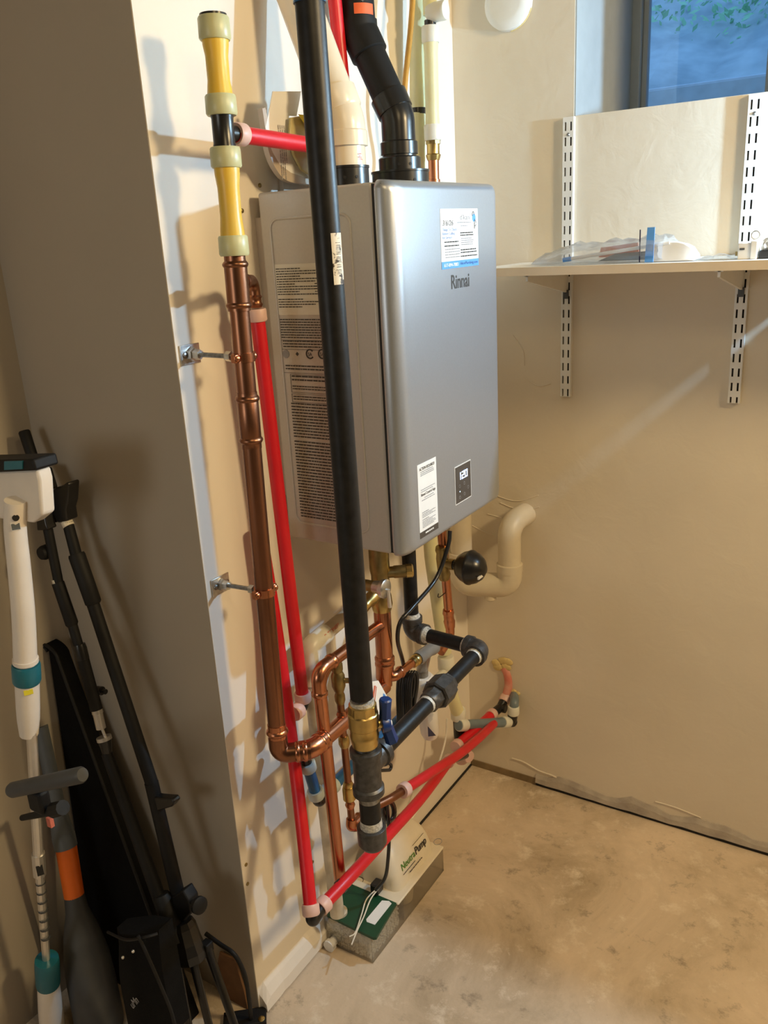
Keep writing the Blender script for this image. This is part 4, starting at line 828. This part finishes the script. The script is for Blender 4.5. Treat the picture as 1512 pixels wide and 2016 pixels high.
c = at(706, 1733, z=PT+.0072); ob('flange_ring', MB().tube([c+(X*math.cos(t)*.013+Y*math.sin(t)*.013) for t in [k*math.pi/10 for k in range(14)]], .0009, seg=6), M['ink'], nt_)
# lettering on the hood's sloping room side
i0 = 4; def_n = None
fa = at(797, 1683, x=.150); fb = at(834, 1640, x=.150)
slo = V((-.40, 0, 1)).normalized()
def hoodx(z):
    s = max(0, min(1, (z-PT-.006)/hz)); ang = math.asin(s**(1/.9)); t = ang/(math.pi/2); return hx1-.018-.062*t**1.3
zc0 = PT+.050; o_ = V((hoodx(zc0)+.0022, -.705, zc0)); up_ = (V((hoodx(zc0+.022), 0, zc0+.022))-V((hoodx(zc0), 0, zc0))).normalized()
text('brand_name', 'Neutra', o_, Y, up_, .026, M['greenink'], nt_, wide=.95, depth=.0004, shear=.2)
text('brand_name', 'Pump', o_+Y*.074, Y, up_, .028, M['ink'], nt_, wide=.95, depth=.0004, shear=.2, bold=.0004)
pr = MB(); pb = o_-up_*.018+Y*.025; nn = Y.cross(up_); words(pr, pb, Y, up_, .07, .003, 1, .004, ragged=0, off=.0012); ob('fine_print', pr, M['brownink'], nt_, smooth=False)
ob('brand_rule', MB().box(o_-up_*.008+V((.0005, 0, 0)), o_-up_*.0095+V((.0012, .062, 0))).box(o_+up_*.029+V((.001, .075, 0)), o_+up_*.031+V((.0018, .135, 0))), M['brownink'], nt_, smooth=False)
wr = MB(); zz = PT+.016
wr.tube(smoothpath([at(744, 1748, z=zz+.02), at(722, 1770, z=zz+.004), at(712, 1800, z=zz), at(700, 1835, z=zz), at(688, 1844, z=zz-.002)]), .0018, seg=8)
wr.tube(smoothpath([at(748, 1746, z=zz+.02), at(730, 1770, z=zz+.006), at(716, 1805, z=zz+.001), at(704, 1830, z=zz+.001), at(692, 1860, z=zz-.008)]), .0018, seg=8)
ob('signal_wires', wr, M['wire'], nt_)
# ------------------------------------------------------------------ shelf
SZ0, SZ1, SY = 1.6734, 1.694, -.300
sb = thing('wall_shelf', 'long pale wooden shelf board on brackets across the back wall, with an unseen shadow-casting board added', 'shelf', (.6, -.15, SZ0))
ob('board', MB().box((.205, SY+.001, SZ0), (1.0, -.004, SZ1)), M['shelf'], sb, bevel=.001)
ob('edge_band', MB().box((.2045, SY-.0008, SZ0+.0003), (1.0005, SY+.001, SZ1-.0008)), M['edge'], sb, smooth=False)
def standard(u_top, v_top, v_bot, label):
    a = at(u_top, v_top, y=-.013); x_ = a.x; zt = a.z; zb = at(u_top, v_bot, y=-.013).z; PI = .03639
    t = thing('shelf_standard', label, 'shelf standard', (x_, 0, zb), 'slotted shelf uprights on the back wall'); wd = .0145
    mb = MB().box((x_-wd, -.0135, zb), (x_-.0098, 0, zt)).box((x_+.0098, -.0135, zb), (x_+wd, 0, zt)).box((x_-.0052, -.0135, zb), (x_+.0052, -.0115, zt))
    n = int((zt-zb)/PI); ph = zt-.012
    for cxx in (-.0075, .0075):
        z = zt; k = 0
        while z > zb:
            z1 = ph-k*PI; z2 = z1-.021
            if z1 < z: mb.box((x_+cxx-.0024, -.0135, max(zb, z1)), (x_+cxx+.0024, -.0115, z))
            z = z2; k += 1
            if z < zb: break
    ob('rail', mb, M['white2'], t, smooth=False)
    ob('rail_back', MB().box((x_-.0099, -.004, zb), (x_+.0099, -.001, zt)), M['dark'], t, smooth=False)
    ob('screw', MB().lathe(V((x_, -.0135, zt-.042)), V((x_, -.016, zt-.042)), [(0, .0045), (1, .002)], 12), M['steel'], t)
    return x_, t
x1_, s1_ = standard(1119, 230, 781, 'white slotted upright rail left of the pair, below the window corner')
x2_, s2_ = standard(1488, 184, 796, 'white slotted upright rail at the right, nearest the photo edge')
for x_, lb in ((x1_, 'white metal shelf bracket under the left end of the board'), (x2_, 'white metal shelf bracket under the right part of the board')):
    t = thing('shelf_bracket', lb, 'bracket', (x_, -.1, SZ0-.06), 'shelf brackets')
    ob('web', MB().prism([(x_-.003, -.014, SZ0), (x_-.003, -.285, SZ0), (x_-.003, -.285, SZ0-.014), (x_-.003, -.014, SZ0-.062)], (.006, 0, 0)), M['white2'], t, smooth=False)
    ob('flange', MB().box((x_-.009, -.285, SZ0-.0025), (x_+.009, -.014, SZ0)), M['white2'], t, smooth=False)
    ob('hook', MB().box((x_-.007, -.020, SZ0-.078), (x_+.007, -.0135, SZ0-.055)), M['dgrey'], t, smooth=False)
ob('board', MB().box((1.03, -.262, SZ0), (2.6, -.004, SZ1)), M['shelf'], sb, smooth=False)  # unseen second board, added to block the cool bulb and shape its shadow
# bag on shelf
def shelfpt(u, v, y): return at(u, v, y=y)
by = -.20
zb = thing('zip_bag', 'clear zip-top plastic bag with blue seal and red bits, lying on the shelf', 'bag', (.5, by, SZ1))
xa = at(1062, 490, y=by).x; xb = at(1318, 470, y=by).x
rs = []; n = 18
for k in range(n+1):
    t = k/n; x = xa+(xb-xa)*t
    h = .010+.030*math.sin(min(1, t*3.2)*math.pi/2)+.016*t+.003*math.sin(t*23); wd = .05+.05*math.sin(min(1, t*2.5)*math.pi/2)
    m_ = 20; rs.append([V((x+.002*math.sin(j*2.1+k), by+wd*math.cos(2*math.pi*j/m_)+.003*math.sin(k*1.7+j), SZ1+.001+h*.5*(1+math.sin(2*math.pi*j/m_))*(1+.10*math.sin(k*1.3+j*2.6)))) for j in range(m_)])
ob('film', MB().rings(rs), M['bag'], zb, ang=50)
xs = at(1303, 480, y=by).x; sl = MB()
hz0, hz1 = SZ1+.002, at(1303, 446, y=by).z
ob('seal', MB().prism([(xs-.013, by-.09, hz0), (xs+.006, by-.09, hz0), (xs-.001, by-.06, hz1), (xs-.018, by-.06, hz1)], (0, .002, 0)), M['blueink'], zb, smooth=False, label='blue zip seal')
ob('seal_line', MB().prism([(xs-.026, by-.09, hz0), (xs-.0235, by-.09, hz0), (xs-.033, by-.06, hz1-.004), (xs-.0355, by-.06, hz1-.004)], (0, .002, 0)), M['navy'], zb, smooth=False)
pq = at(1115, 511, y=-.275); pq2 = at(1318, 478, y=-.25); pq.z = max(pq.z, SZ1+.0055)
pn = thing('pen', 'clear pen with blue cap end lying against the plastic bag', 'pen', pq); d = (pq2-pq).normalized()
ob('barrel', MB().lathe(pq, pq2, [(0, .004), (1, .004)], 14), M['whitep'], pn); ob('blue_cap', MB().lathe(pq-d*.008, pq+d*.012, [(0, .0052), (1, .0052)], 14), M['blueink'], pn)
pk = at(1195, 478, y=-.17); tag(ob('red_wrapper', MB().prism([V((pk.x-.02, -.17, SZ1+.012)), V((pk.x+.08, -.17, SZ1+.010)), V((pk.x+.075, -.17, SZ1+.043)), V((pk.x-.015, -.17, SZ1+.035))], (0, .006, 0)), M['pinkred'], smooth=False), 'red folded wrapper seen through the plastic bag on the shelf', 'wrapper')
pk = at(1200, 505, y=-.2); tag(ob('grey_card', MB().prism([V((pk.x-.03, -.20, SZ1+.004)), V((pk.x+.10, -.20, SZ1+.004)), V((pk.x+.11, -.19, SZ1+.024)), V((pk.x+.01, -.19, SZ1+.020))], (0, .003, 0)), M['greyp'], smooth=False), 'dark grey leaflet lying inside the plastic bag on the shelf', 'leaflet')
cpx = at(1318, 497, y=-.24).x
cu_ = MB(); rs = []
for k in range(9):
    t = k/8; x = cpx-.045+.105*t; h = .040*math.sqrt(max(0, 1-(max(0, t-.55)/.46)**2)); rs.append([V((x, -.262, SZ1+.001)), V((x, -.198, SZ1+.001)), V((x, -.203, SZ1+.004+h*.9)), V((x, -.25, SZ1+.004+h))])
tag(ob('white_cup_lid', cu_.rings(rs), M['whitep'], bevel=.003), 'white rounded plastic cap sticking out of the bag end on the shelf', 'plastic cap')
pl_ = []
c = at(1415, 508, y=-.22)
pm = MB(); rs = []
for k in range(8):
    t = k/7; rs.append([V((c.x-.045+.09*t, -.26+.01*math.sin(k*2), SZ1+.001)), V((c.x-.045+.09*t, -.18+.01*math.cos(k), SZ1+.001)), V((c.x-.045+.09*t, -.19, SZ1+.003+.008*math.sin(t*math.pi)+.003*math.sin(k*2.3))), V((c.x-.045+.09*t, -.25, SZ1+.003+.006*math.sin(t*math.pi)))])
tag(ob('plastic_scrap', pm.rings(rs), M['bag']), 'crumpled clear plastic scrap lying on the shelf beside the white latch', 'scrap')
lt = thing('white_latch', 'white plastic latch block with steel ring at the right end of the shelf', 'latch', at(1475, 505, y=-.24))
xq = at(1478, 490, y=-.24).x
ob('block', MB().box((xq-.022, -.265, SZ1), (xq+.004, -.215, SZ1+.034)), M['whitep'], lt, bevel=.002)
ob('slot', MB().box((xq-.018, -.2665, SZ1+.020), (xq-.008, -.2645, SZ1+.024)), M['dgrey'], lt, smooth=False)
ob('post', MB().box((xq+.004, -.268, SZ1), (xq+.018, -.21, SZ1+.038)), M['whitep'], lt, bevel=.002)
k = V((xq+.008, -.24, SZ1+.049)); ob('steel_ring', MB().tube([k+(X*math.cos(t)+Z*math.sin(t))*.0085 for t in [j*math.pi/9 for j in range(18)]], .0016, seg=8, closed=True), M['chrome'], lt)
ob('copper_pin', MB().box((xq-.027, -.262, SZ1+.008), (xq-.021, -.25, SZ1+.017)), M['dbrass'], lt)
lk = thing('padlock', 'small steel padlock with black base beside the white latch on shelf', 'padlock', (xq+.03, -.24, SZ1))
ob('body', MB().box((xq+.021, -.262, SZ1), (xq+.050, -.218, SZ1+.018)), M['black'], lk, bevel=.002); ob('dome', MB().ball((xq+.036, -.24, SZ1+.024), .012, n=10), M['chrome'], lk)
ob('shackle', MB().tube([V((xq+.024, -.24, SZ1+.01)), V((xq+.024, -.24, SZ1+.04)), V((xq+.048, -.24, SZ1+.04)), V((xq+.048, -.24, SZ1+.01))], .003, fil=.011, seg=10), M['chrome'], lk)
# ------------------------------------------------------------------ papers behind heater
tx = .055
tray = thing('document_tray', 'taupe curved plastic tray edge standing behind the heater top', 'tray', at(590, 360, x=tx))
outl = smoothpath([at(u, v, x=tx) for u, v in ((507, 215), (513, 255), (520, 300), (535, 335), (557, 357), (600, 364), (700, 368))], 6)
inn = smoothpath([at(u, v, x=tx) for u, v in ((513, 213), (522, 255), (530, 292), (547, 326), (572, 343), (612, 352), (700, 354))], 6)
mb = MB(); rs = [[a, b, b+X*.012, a+X*.012] for a, b in zip(outl, inn)]
ob('rim', mb.rings(rs), M['tray'], tray)
back = [p-X*.003 for p in outl]+[at(720, 180, x=tx-.003), at(520, 180, x=tx-.003)]
ob('panel', MB().prism([at(u, v, x=.012) for u, v in ((533, 330), (557, 357), (600, 366), (700, 368), (700, 230), (560, 240))], (.003, 0, 0)), M['tray'], tray, smooth=False)
px_ = .066
pp = tag(ob('instruction_sheet', MB().prism([at(u, v, x=px_) for u, v in ((536, 180), (592, 180), (583, 229), (568, 228), (566, 262), (571, 300), (582, 325), (612, 352), (598, 349), (572, 340), (550, 324), (536, 300), (526, 275), (522, 250), (530, 212))], (.0012, 0, 0)), M['paper'], smooth=False), 'white printed instruction sheet tucked behind the heater in the tray', 'paper')
BASE[pp] = pp.location.copy()
pr = MB(); words(pr, at(548, 246, x=px_+.0016), -Z, Y, .10, .0022, 4, -.006); ob('fine_print', pr, M['lightink'], pp, smooth=False)
sv = tag(ob('olive_pouch', MB().prism([at(u, v, x=.075) for u, v in ((568, 232), (606, 226), (660, 226), (660, 352), (612, 350), (590, 335), (574, 305), (566, 268))], (.006, 0, 0)), M['olive'], bevel=.002), 'olive yellow plastic pouch behind the gas pipe on top of the heater', 'pouch')
yt_ = tag(ob('yellow_tag', MB().prism([at(u, v, x=.09) for u, v in ((587, 225), (612, 228), (612, 258), (603, 250))], (.001, 0, 0)), M['yellowtag'], smooth=False), 'small yellow warning tag beside the gas pipe above the heater', 'tag')
# ------------------------------------------------------------------ left corner clutter
mo = thing('steam_mop', 'ivory upright mop handle with teal rings and telescopic chrome pole', 'mop', at(108, 2010, y=-1.45))
my = lambda v: -1.425-.025*(v-940)/1070
mp_ = lambda u, v: at(u, v, y=my(v))
ob('handle_grip', MB().tube(smoothpath([mp_(30, 985), mp_(30, 1040), mp_(38, 1120), mp_(46, 1210), mp_(50, 1300)], 8), .0190, seg=28, taper=.0222), M['mop'], mo)
ob('flange', MB().lathe(mp_(50, 1296), mp_(50.5, 1303), [(0, .0242), (1, .0242)], 28), M['mop'], mo)
hd = [mp_(u, v) for u, v in ((-60, 932), (60, 928), (66, 950), (71, 1018), (52, 1034), (20, 1030), (-60, 1020))]
ob('handle_body', MB().prism([p+Y*.012 for p in hd], (0, .03, 0)), M['mop'], mo, bevel=.005)
ob('handle_top', MB().prism([p+Y*.004 for p in [mp_(-60, 908), mp_(60, 905), mp_(66, 928), mp_(-60, 934)]], (0, .05, 0)), M['matt'], mo, bevel=.004)
ob('teal_insert', MB().prism([p+Y*.002 for p in [mp_(6, 909), mp_(42, 908), mp_(42, 924), mp_(6, 926)]], (0, .004, 0)), M['teal'], mo, smooth=False)
def facing(p, r):
    n_ = CAM-p; n_.z = 0; n_.normalize(); return p+n_*r, n_, Z.cross(n_)
def plate(c, n_, s_, w_, h_, t_): return MB().prism([c-s_*w_-Z*h_, c+s_*w_-Z*h_, c+s_*w_+Z*h_, c-s_*w_+Z*h_], n_*t_)
c, n_, s_ = facing(mp_(30, 1014), .0180); ob('round_button', MB().lathe(c-n_*.004, c+n_*.0022, [(0, .0068), (1, .006)], 20), M['dark'], mo)
c, n_, s_ = facing(mp_(30, 1031), .0184); ob('square_label', plate(c, n_, s_, .0082, .0070, .0010), M['whitep'], mo, smooth=False); ob('square_button', plate(c, n_, s_, .0070, .0058, .0016), M['greyp'], mo, smooth=False)
ob('neck', MB().lathe(mp_(50, 1302), mp_(51, 1315), [(0, .0212), (1, .0205)], 28), M['mop'], mo)
ob('teal_ring', MB().lathe(mp_(51, 1306), mp_(53, 1342), [(0, .0252), (.1, .0270), (.9, .0270), (1, .0252)], 28), M['teal'], mo)
ob('taper', MB().lathe(mp_(53, 1338), mp_(57, 1445), [(0, .0235), (.5, .0230), (.7, .0222), (1, .0185)], ngon=14), M['mop'], mo)
c, n_, s_ = facing(mp_(54, 1353), .0228); ob('yellow_label', plate(c, n_, s_, .0085, .0052, .0010), M['yellowtag'], mo, smooth=False)
ob('chrome_pole', MB().lathe(mp_(62, 1440), mp_(76, 1690), [(0, .0108), (1, .0110)], ngon=12), M['chrome'], mo, smooth=False)
ob('pole_window', MB().lathe(mp_(75, 1680), mp_(78, 1722), [(0, .0142), (1, .0138)], ngon=10), M['chrome'], mo, smooth=False)
c, n_, s_ = facing(mp_(77, 1706), .0140); ob('window_slot', plate(c, n_, s_, .0068, .0125, .0012), M['dark'], mo, smooth=False)
ob('lower_pole', MB().lathe(mp_(78, 1718), mp_(92, 1900), [(0, .0098), (1, .0088)], ngon=10), M['chrome'], mo, smooth=False)
for k in range(7):
    p_ = mp_(80+k*1.7, 1738+k*18); ob('notch', MB().lathe(p_-Z*.001, p_+Z*.001, [(0, .0112), (1, .0112)], ngon=10), M['dgrey'], mo, smooth=False)
ob('teal_ring', MB().lathe(mp_(92, 1888), mp_(95, 1938), [(0, .026), (.15, .0275), (.9, .0275), (1, .026)], 28), M['teal'], mo)
ob('mop_neck', MB().lathe(mp_(95, 1936), mp_(104, 2030), [(0, .0245), (.5, .028), (1, .029)], 28), M['mop'], mo)
# T handle
th = thing('crossbar_pole', 'dark T-shaped tube handle with clamp in front of the mop pole', 'pole', at(100, 2010, y=-1.48))
a = at(22, 1556, y=-1.545); b = at(163, 1525, y=-1.52); d = (b-a).normalized()
ob('grip', MB().lathe(a, b, [(0, .0125), (.03, .0148), (.97, .0152), (1, .012)], 24), M['dgrey'], th)
c = at(82, 1578, y=-1.525); ob('clamp', MB().box(c-V((.028, .012, .022)), c+V((.014, .012, .026))), M['matt'], th, bevel=.006)
c = at(60, 1603, y=-1.525); ob('clamp_bar', MB().lathe(at(44, 1610, y=-1.525), at(100, 1598, y=-1.525), [(0, .006), (1, .008)], 14), M['matt'], th)
ob('knob', MB().lathe(at(98, 1597, y=-1.525), at(124, 1590, y=-1.525), [(0, .004), (.3, .004), (.32, .015), (1, .014)], ngon=10), M['matt'], th, smooth=False)
ob('shaft', MB().lathe(at(70, 1588, y=-1.385), at(101, 2030, y=-1.385), [(0, .008), (1, .008)], 16), M['matt'], th)
ob('link', MB().lathe(at(78, 1584, y=-1.52), at(71, 1592, y=-1.385), [(0, .007), (1, .007)], 12), M['matt'], th)
ob('red_clip', MB().box(at(99, 1618, y=-1.51)-V((.006, .004, .010)), at(99, 1618, y=-1.51)+V((.006, .004, .010))), M['redink'], th, smooth=False)
# paddle/oar like tool
od = thing('paddle', 'grey bulbous paddle-like tool with a bright orange band', 'paddle', at(215, 2012, y=-1.36))
oy = lambda v: -1.272-.10*(v-1440)/560
op = lambda u, v: at(u, v, y=oy(v))
ob('shaft', MB().lathe(op(80, 1430), op(116, 1600), [(0, .0165), (1, .0175)], 20), M['greyp'], od)
ob('socket', MB().lathe(op(112, 1590), op(130, 1668), [(0, .0185), (.25, .021), (.6, .0255), (.68, .0255), (.7, .027), (1, .0265)], 26), M['greyp'], od)
ob('orange_band', MB().lathe(op(129, 1662), op(147, 1768), [(0, .0245), (1, .0235)], 26), M['orange'], od)
ob('body', MB().lathe(op(146, 1762), op(206, 2060), [(0, .0235), (.10, .027), (.24, .042), (.4, .053), (.55, .056), (.8, .057), (1, .053)], 32), M['dgrey'], od)
# black panel leaning
bpn = thing('black_case', 'large black flat case with rounded top leaning in the left corner', 'case', (-.44, -1.25, 0))
def cy(z): return -1.19-.045*(1-z/.95)
prof = []
zt = at(100, 1257, y=-1.195).z; tr = at(131, 1290, y=-1.2); brz = at(285, 1810, y=-1.27)
slope = (brz.x-tr.x)/(tr.z-brz.z)
pts = [(-.470, 0), (tr.x+slope*tr.z, 0), (tr.x, tr.z)]
for k in range(1, 7):
    t = k/6*math.pi/2; pts.append((tr.x-.055*(1-math.cos(t)), tr.z+(zt-tr.z)*math.sin(t)))
pts += [(-.470, zt-.015)]
fr_ = [V((x, cy(z)-.03, z)) for x, z in pts]
ob('shell', MB().prism(fr_, (0, .035, 0)), M['cloth'], bpn, bevel=.008)
ob('piping', MB().tube([p-Y*.001 for p in fr_], .004, seg=8), M['matt'], bpn)
# tripod with pan head (right tube)
tp = thing('tripod', 'black tripod with pan head leaning in the corner beside the grey wall', 'tripod', at(385, 1850, y=-1.27))
ty = lambda v: -1.20-.085*(v-850)/1000
q = lambda u, v: at(u, v, y=ty(v))
ob('pan_handle', MB().lathe(q(47, 848), q(78, 942), [(0, .0105), (.03, .0125), (.9, .0115), (1, .008)], 18), M['matt'], tp)
ob('pan_rod', MB().lathe(q(76, 935), q(104, 1030), [(0, .0085), (1, .010)], 14), M['matt'], tp)
ob('head_plate', MB().prism([q(u, v)-Y*.012 for u, v in ((78, 920), (92, 922), (104, 962), (90, 975), (76, 950))], (0, .026, 0)), M['black'], tp, bevel=.003)
ob('head_body', MB().prism([q(u, v)-Y*.014 for u, v in ((108, 968), (121, 956), (130, 955), (142, 946), (145, 950), (143, 985), (139, 1000), (142, 1022), (124, 1026), (112, 1004), (98, 1008))], (0, .03, 0)), M['black'], tp, bevel=.004)
ob('white_ring', MB().lathe(q(131, 1026), q(136, 1036), [(0, .0125), (1, .0125)], 20), M['pump'], tp)
ob('neck', MB().lathe(q(133, 1028), q(152, 1100), [(0, .0118), (1, .0125)], 18), M['matt'], tp)
ob('upper_sleeve', MB().lathe(q(150, 1090), q(185, 1190), [(0, .0165), (.04, .018), (.96, .0175), (1, .014)], 20), M['matt'], tp)
ob('upper_pole', MB().lathe(q(182, 1185), q(300, 1545), [(0, .0138), (1, .0142)], 18), M['matt'], tp)
ob('side_knob', MB().lathe(q(208, 1362), q(192, 1358), [(0, .006), (.4, .006), (.45, .010), (1, .009)], 14), M['black'], tp)
ob('lower_pole', MB().lathe(q(298, 1540), q(362, 1810), [(0, .0152), (1, .0155)], 18), M['matt'], tp)
ob('foot_clip', MB().prism([q(u, v)-Y*.01 for u, v in ((296, 1562), (318, 1566), (345, 1568), (350, 1576), (344, 1584), (318, 1592), (302, 1588))], (0, .02, 0)), M['black'], tp, bevel=.003)
ob('collar', MB().prism([q(u, v)-Y*.020 for u, v in ((350, 1756), (372, 1742), (384, 1762), (388, 1786), (374, 1802), (358, 1798))], (0, .03, 0)), M['matt'], tp, bevel=.003)
kd = V((.95, -.15, .22)).normalized(); ks = q(384, 1768)-Y*.012; kc = ks+kd*.026
ob('knob_shaft', MB().lathe(ks-kd*.01, kc, [(0, .005), (1, .0045)], 12), M['matt'], tp)
ob('knob', MB().lathe(kc-kd*.002, kc+kd*.011, [(0, .010), (.2, .019), (.8, .019), (1, .014)], 18), M['matt'], tp)
hub0 = q(366, 1806)-Y*.01; hub1 = q(386, 1880)-Y*.01
ob('spider', MB().lathe(hub0, hub1, [(0, .022), (.15, .027), (.55, .030), (.8, .034), (1, .034)], ngon=9), M['black'], tp, smooth=False)
for (u0, v0, u1, v1, yo) in ((366, 1872, 412, 2040, -.03), (384, 1876, 440, 2040, -.01), (398, 1872, 470, 2030, .015)):
    ob('leg', MB().lathe(q(u0, v0)+Y*yo, q(u1, v1)+Y*(yo-.02), [(0, .010), (.2, .0095), (1, .0085)], 14), M['black'], tp)
    ob('leg_joint', MB().box(q(u0, v0)+Y*yo-V((.011, .011, .014)), q(u0, v0)+Y*yo+V((.011, .011, .012))), M['matt'], tp, bevel=.003)
# light stand (left tube)
lsd = thing('light_stand', 'slim black telescopic stand with chrome joint leaning left of the tripod', 'stand', at(345, 1840, y=-1.31))
ly = lambda v: -1.225-.085*(v-850)/1000
q = lambda u, v: at(u, v, y=ly(v))
ob('top_clamp', MB().prism([q(u, v)-Y*.012 for u, v in ((72, 930), (84, 950), (100, 1030), (104, 1040), (82, 1042), (78, 1000))], (0, .024, 0)), M['black'], lsd, bevel=.003)
ob('upper_pole', MB().lathe(q(92, 1030), q(118, 1160), [(0, .0105), (1, .0105)], 16), M['matt'], lsd)
ob('round_knob', MB().lathe(q(92, 1086)-Y*.016, q(92, 1086)+Y*.008, [(0, .013), (.3, .016), (1, .016)], 20), M['matt'], lsd)
ob('white_mark', MB().lathe(q(112, 1140), q(114, 1147), [(0, .0112), (1, .0112)], 16), M['pump'], lsd)
ob('sleeve', MB().lathe(q(114, 1147), q(143, 1232), [(0, .0135), (.95, .0138), (1, .011)], 18), M['matt'], lsd)
ob('mid_pole', MB().lathe(q(142, 1228), q(160, 1290), [(0, .0108), (1, .0108)], 16), M['matt'], lsd)
ob('joint', MB().lathe(q(156, 1268), q(164, 1298), [(0, .0125), (.3, .014), (1, .0135)], 16), M['black'], lsd)
ob('lower_sleeve', MB().lathe(q(163, 1295), q(190, 1397), [(0, .0128), (1, .0135)], 18), M['matt'], lsd)
ob('chrome_joint', MB().lathe(q(190, 1394), q(199, 1434), [(0, .0118), (.25, .0122), (.27, .011), (1, .0108)], 18), M['chrome'], lsd)
ob('pin', MB().lathe(q(200, 1432), q(208, 1452), [(0, .0035), (1, .0035)], 10), M['chrome'], lsd)
ob('disc', MB().lathe(q(204, 1450), q(206, 1457), [(0, .0165), (1, .0165)], 20), M['chrome'], lsd)
ob('black_knob', MB().lathe(q(206, 1456), q(212, 1488), [(0, .015), (.4, .013), (1, .010)], 16), M['black'], lsd)
ob('shaft', MB().lathe(q(210, 1482), q(336, 1830), [(0, .0125), (1, .0155)], 18), M['matt'], lsd)
ob('base_collar', MB().lathe(q(318, 1760), q(350, 1850), [(0, .016), (.1, .020), (1, .022)], 18), M['matt'], lsd)
for (u1, v1, yo) in ((330, 2040, -.03), (372, 2045, -.02)): ob('leg', MB().lathe(q(345, 1840), q(u1, v1)+Y*yo, [(0, .0095), (1, .008)], 14), M['black'], lsd)
# black bag with white script
bg = thing('black_bag', 'black soft bag with white scribbled lettering between paddle and tripod', 'bag', at(300, 2010, y=-1.35))
byy = -1.395; rs = []
for k in range(10):
    v = 1826+k*22; l = 230+k*4; r_ = 318+k*4
    a = at(l, v, y=byy); b = at(r_, v, y=byy); t = .02+.022*math.sin(min(1, k/4)*math.pi/2)
    rs.append([a+V((0, 0, 0)), a.lerp(b, .25)-Y*t, a.lerp(b, .6)-Y*t*1.1, b-Y*t*.4, b+Y*.03, a.lerp(b, .5)+Y*.04, a+Y*.03])
ob('body', MB().rings(rs), M['cloth'], bg, ang=60)
ob('flap_edge', MB().tube(smoothpath([at(212, 1835, y=byy-.012), at(248, 1850, y=byy-.04), at(285, 1845, y=byy-.05), at(310, 1838, y=byy-.03)]), .003, seg=8), M['matt'], bg)
ob('strap', MB().tube(smoothpath([at(272, 1842, y=byy-.055), at(290, 1880, y=byy-.055), at(312, 1930, y=byy-.055), at(335, 1985, y=byy-.05), at(345, 2020, y=byy-.05)]), .0035, seg=8), M['matt'], bg)
for u, v in ((242, 1885), (262, 1873)): c = at(u, v, y=byy-.046); ob('rivet', MB().ball(c, .0035, n=6), M['chrome'], bg)
dl = (at(282, 1962, y=byy)-at(262, 1986, y=byy)).normalized(); text('lettering', 'uMn', at(262, 1987, y=byy-.050), dl, V((0, -1, 0)).cross(dl), .024, M['lightink'], bg, shear=.3)
# cable and metal bar at floor corner
cbl = tag(ob('black_cable', MB().tube(smoothpath([at(405, 1838, y=-1.22), at(432, 1858, y=-1.22), at(462, 1880, y=-1.22), at(482, 1920, y=-1.21), at(490, 1965, y=-1.2), at(494, 2000, y=-1.19), at(494, 2030, y=-1.185)]), .0052, seg=12), M['matt']), 'black cable arching from the tripod down beside the wall corner', 'cable')
br = thing('black_bar', 'flat black metal bar with brass rivet on the floor by the corner', 'metal bar', at(470, 2005, z=.0))
a = at(440, 2003, z=.012); b = at(524, 1990, z=.012); d = (b-a).normalized(); n_ = d.cross(Z)
ob('bar', MB().prism([a-n_*.014, b-n_*.014, b+n_*.03, a+n_*.03], (0, 0, -.0115)), M['matt'], br, bevel=.001)
c = at(515, 2006, z=.0122); ob('rivet', MB().lathe(c-Z*.001, c+Z*.003, [(0, .008), (.6, .008), (1, .005)], 16), M['brass'], br)
tag(ob('warm_lit_patch', MB().prism([at(u, v, y=-1.165) for u, v in ((432, 1875), (462, 1890), (480, 1950), (488, 1990), (440, 1990), (425, 1920))], (0, .006, 0)), M['brown'], smooth=False), 'brown sheet standing for the warm-lit wall foot behind the tripod legs', 'lit_patch')  # brown sheet painted for warm light on the wall foot and floor
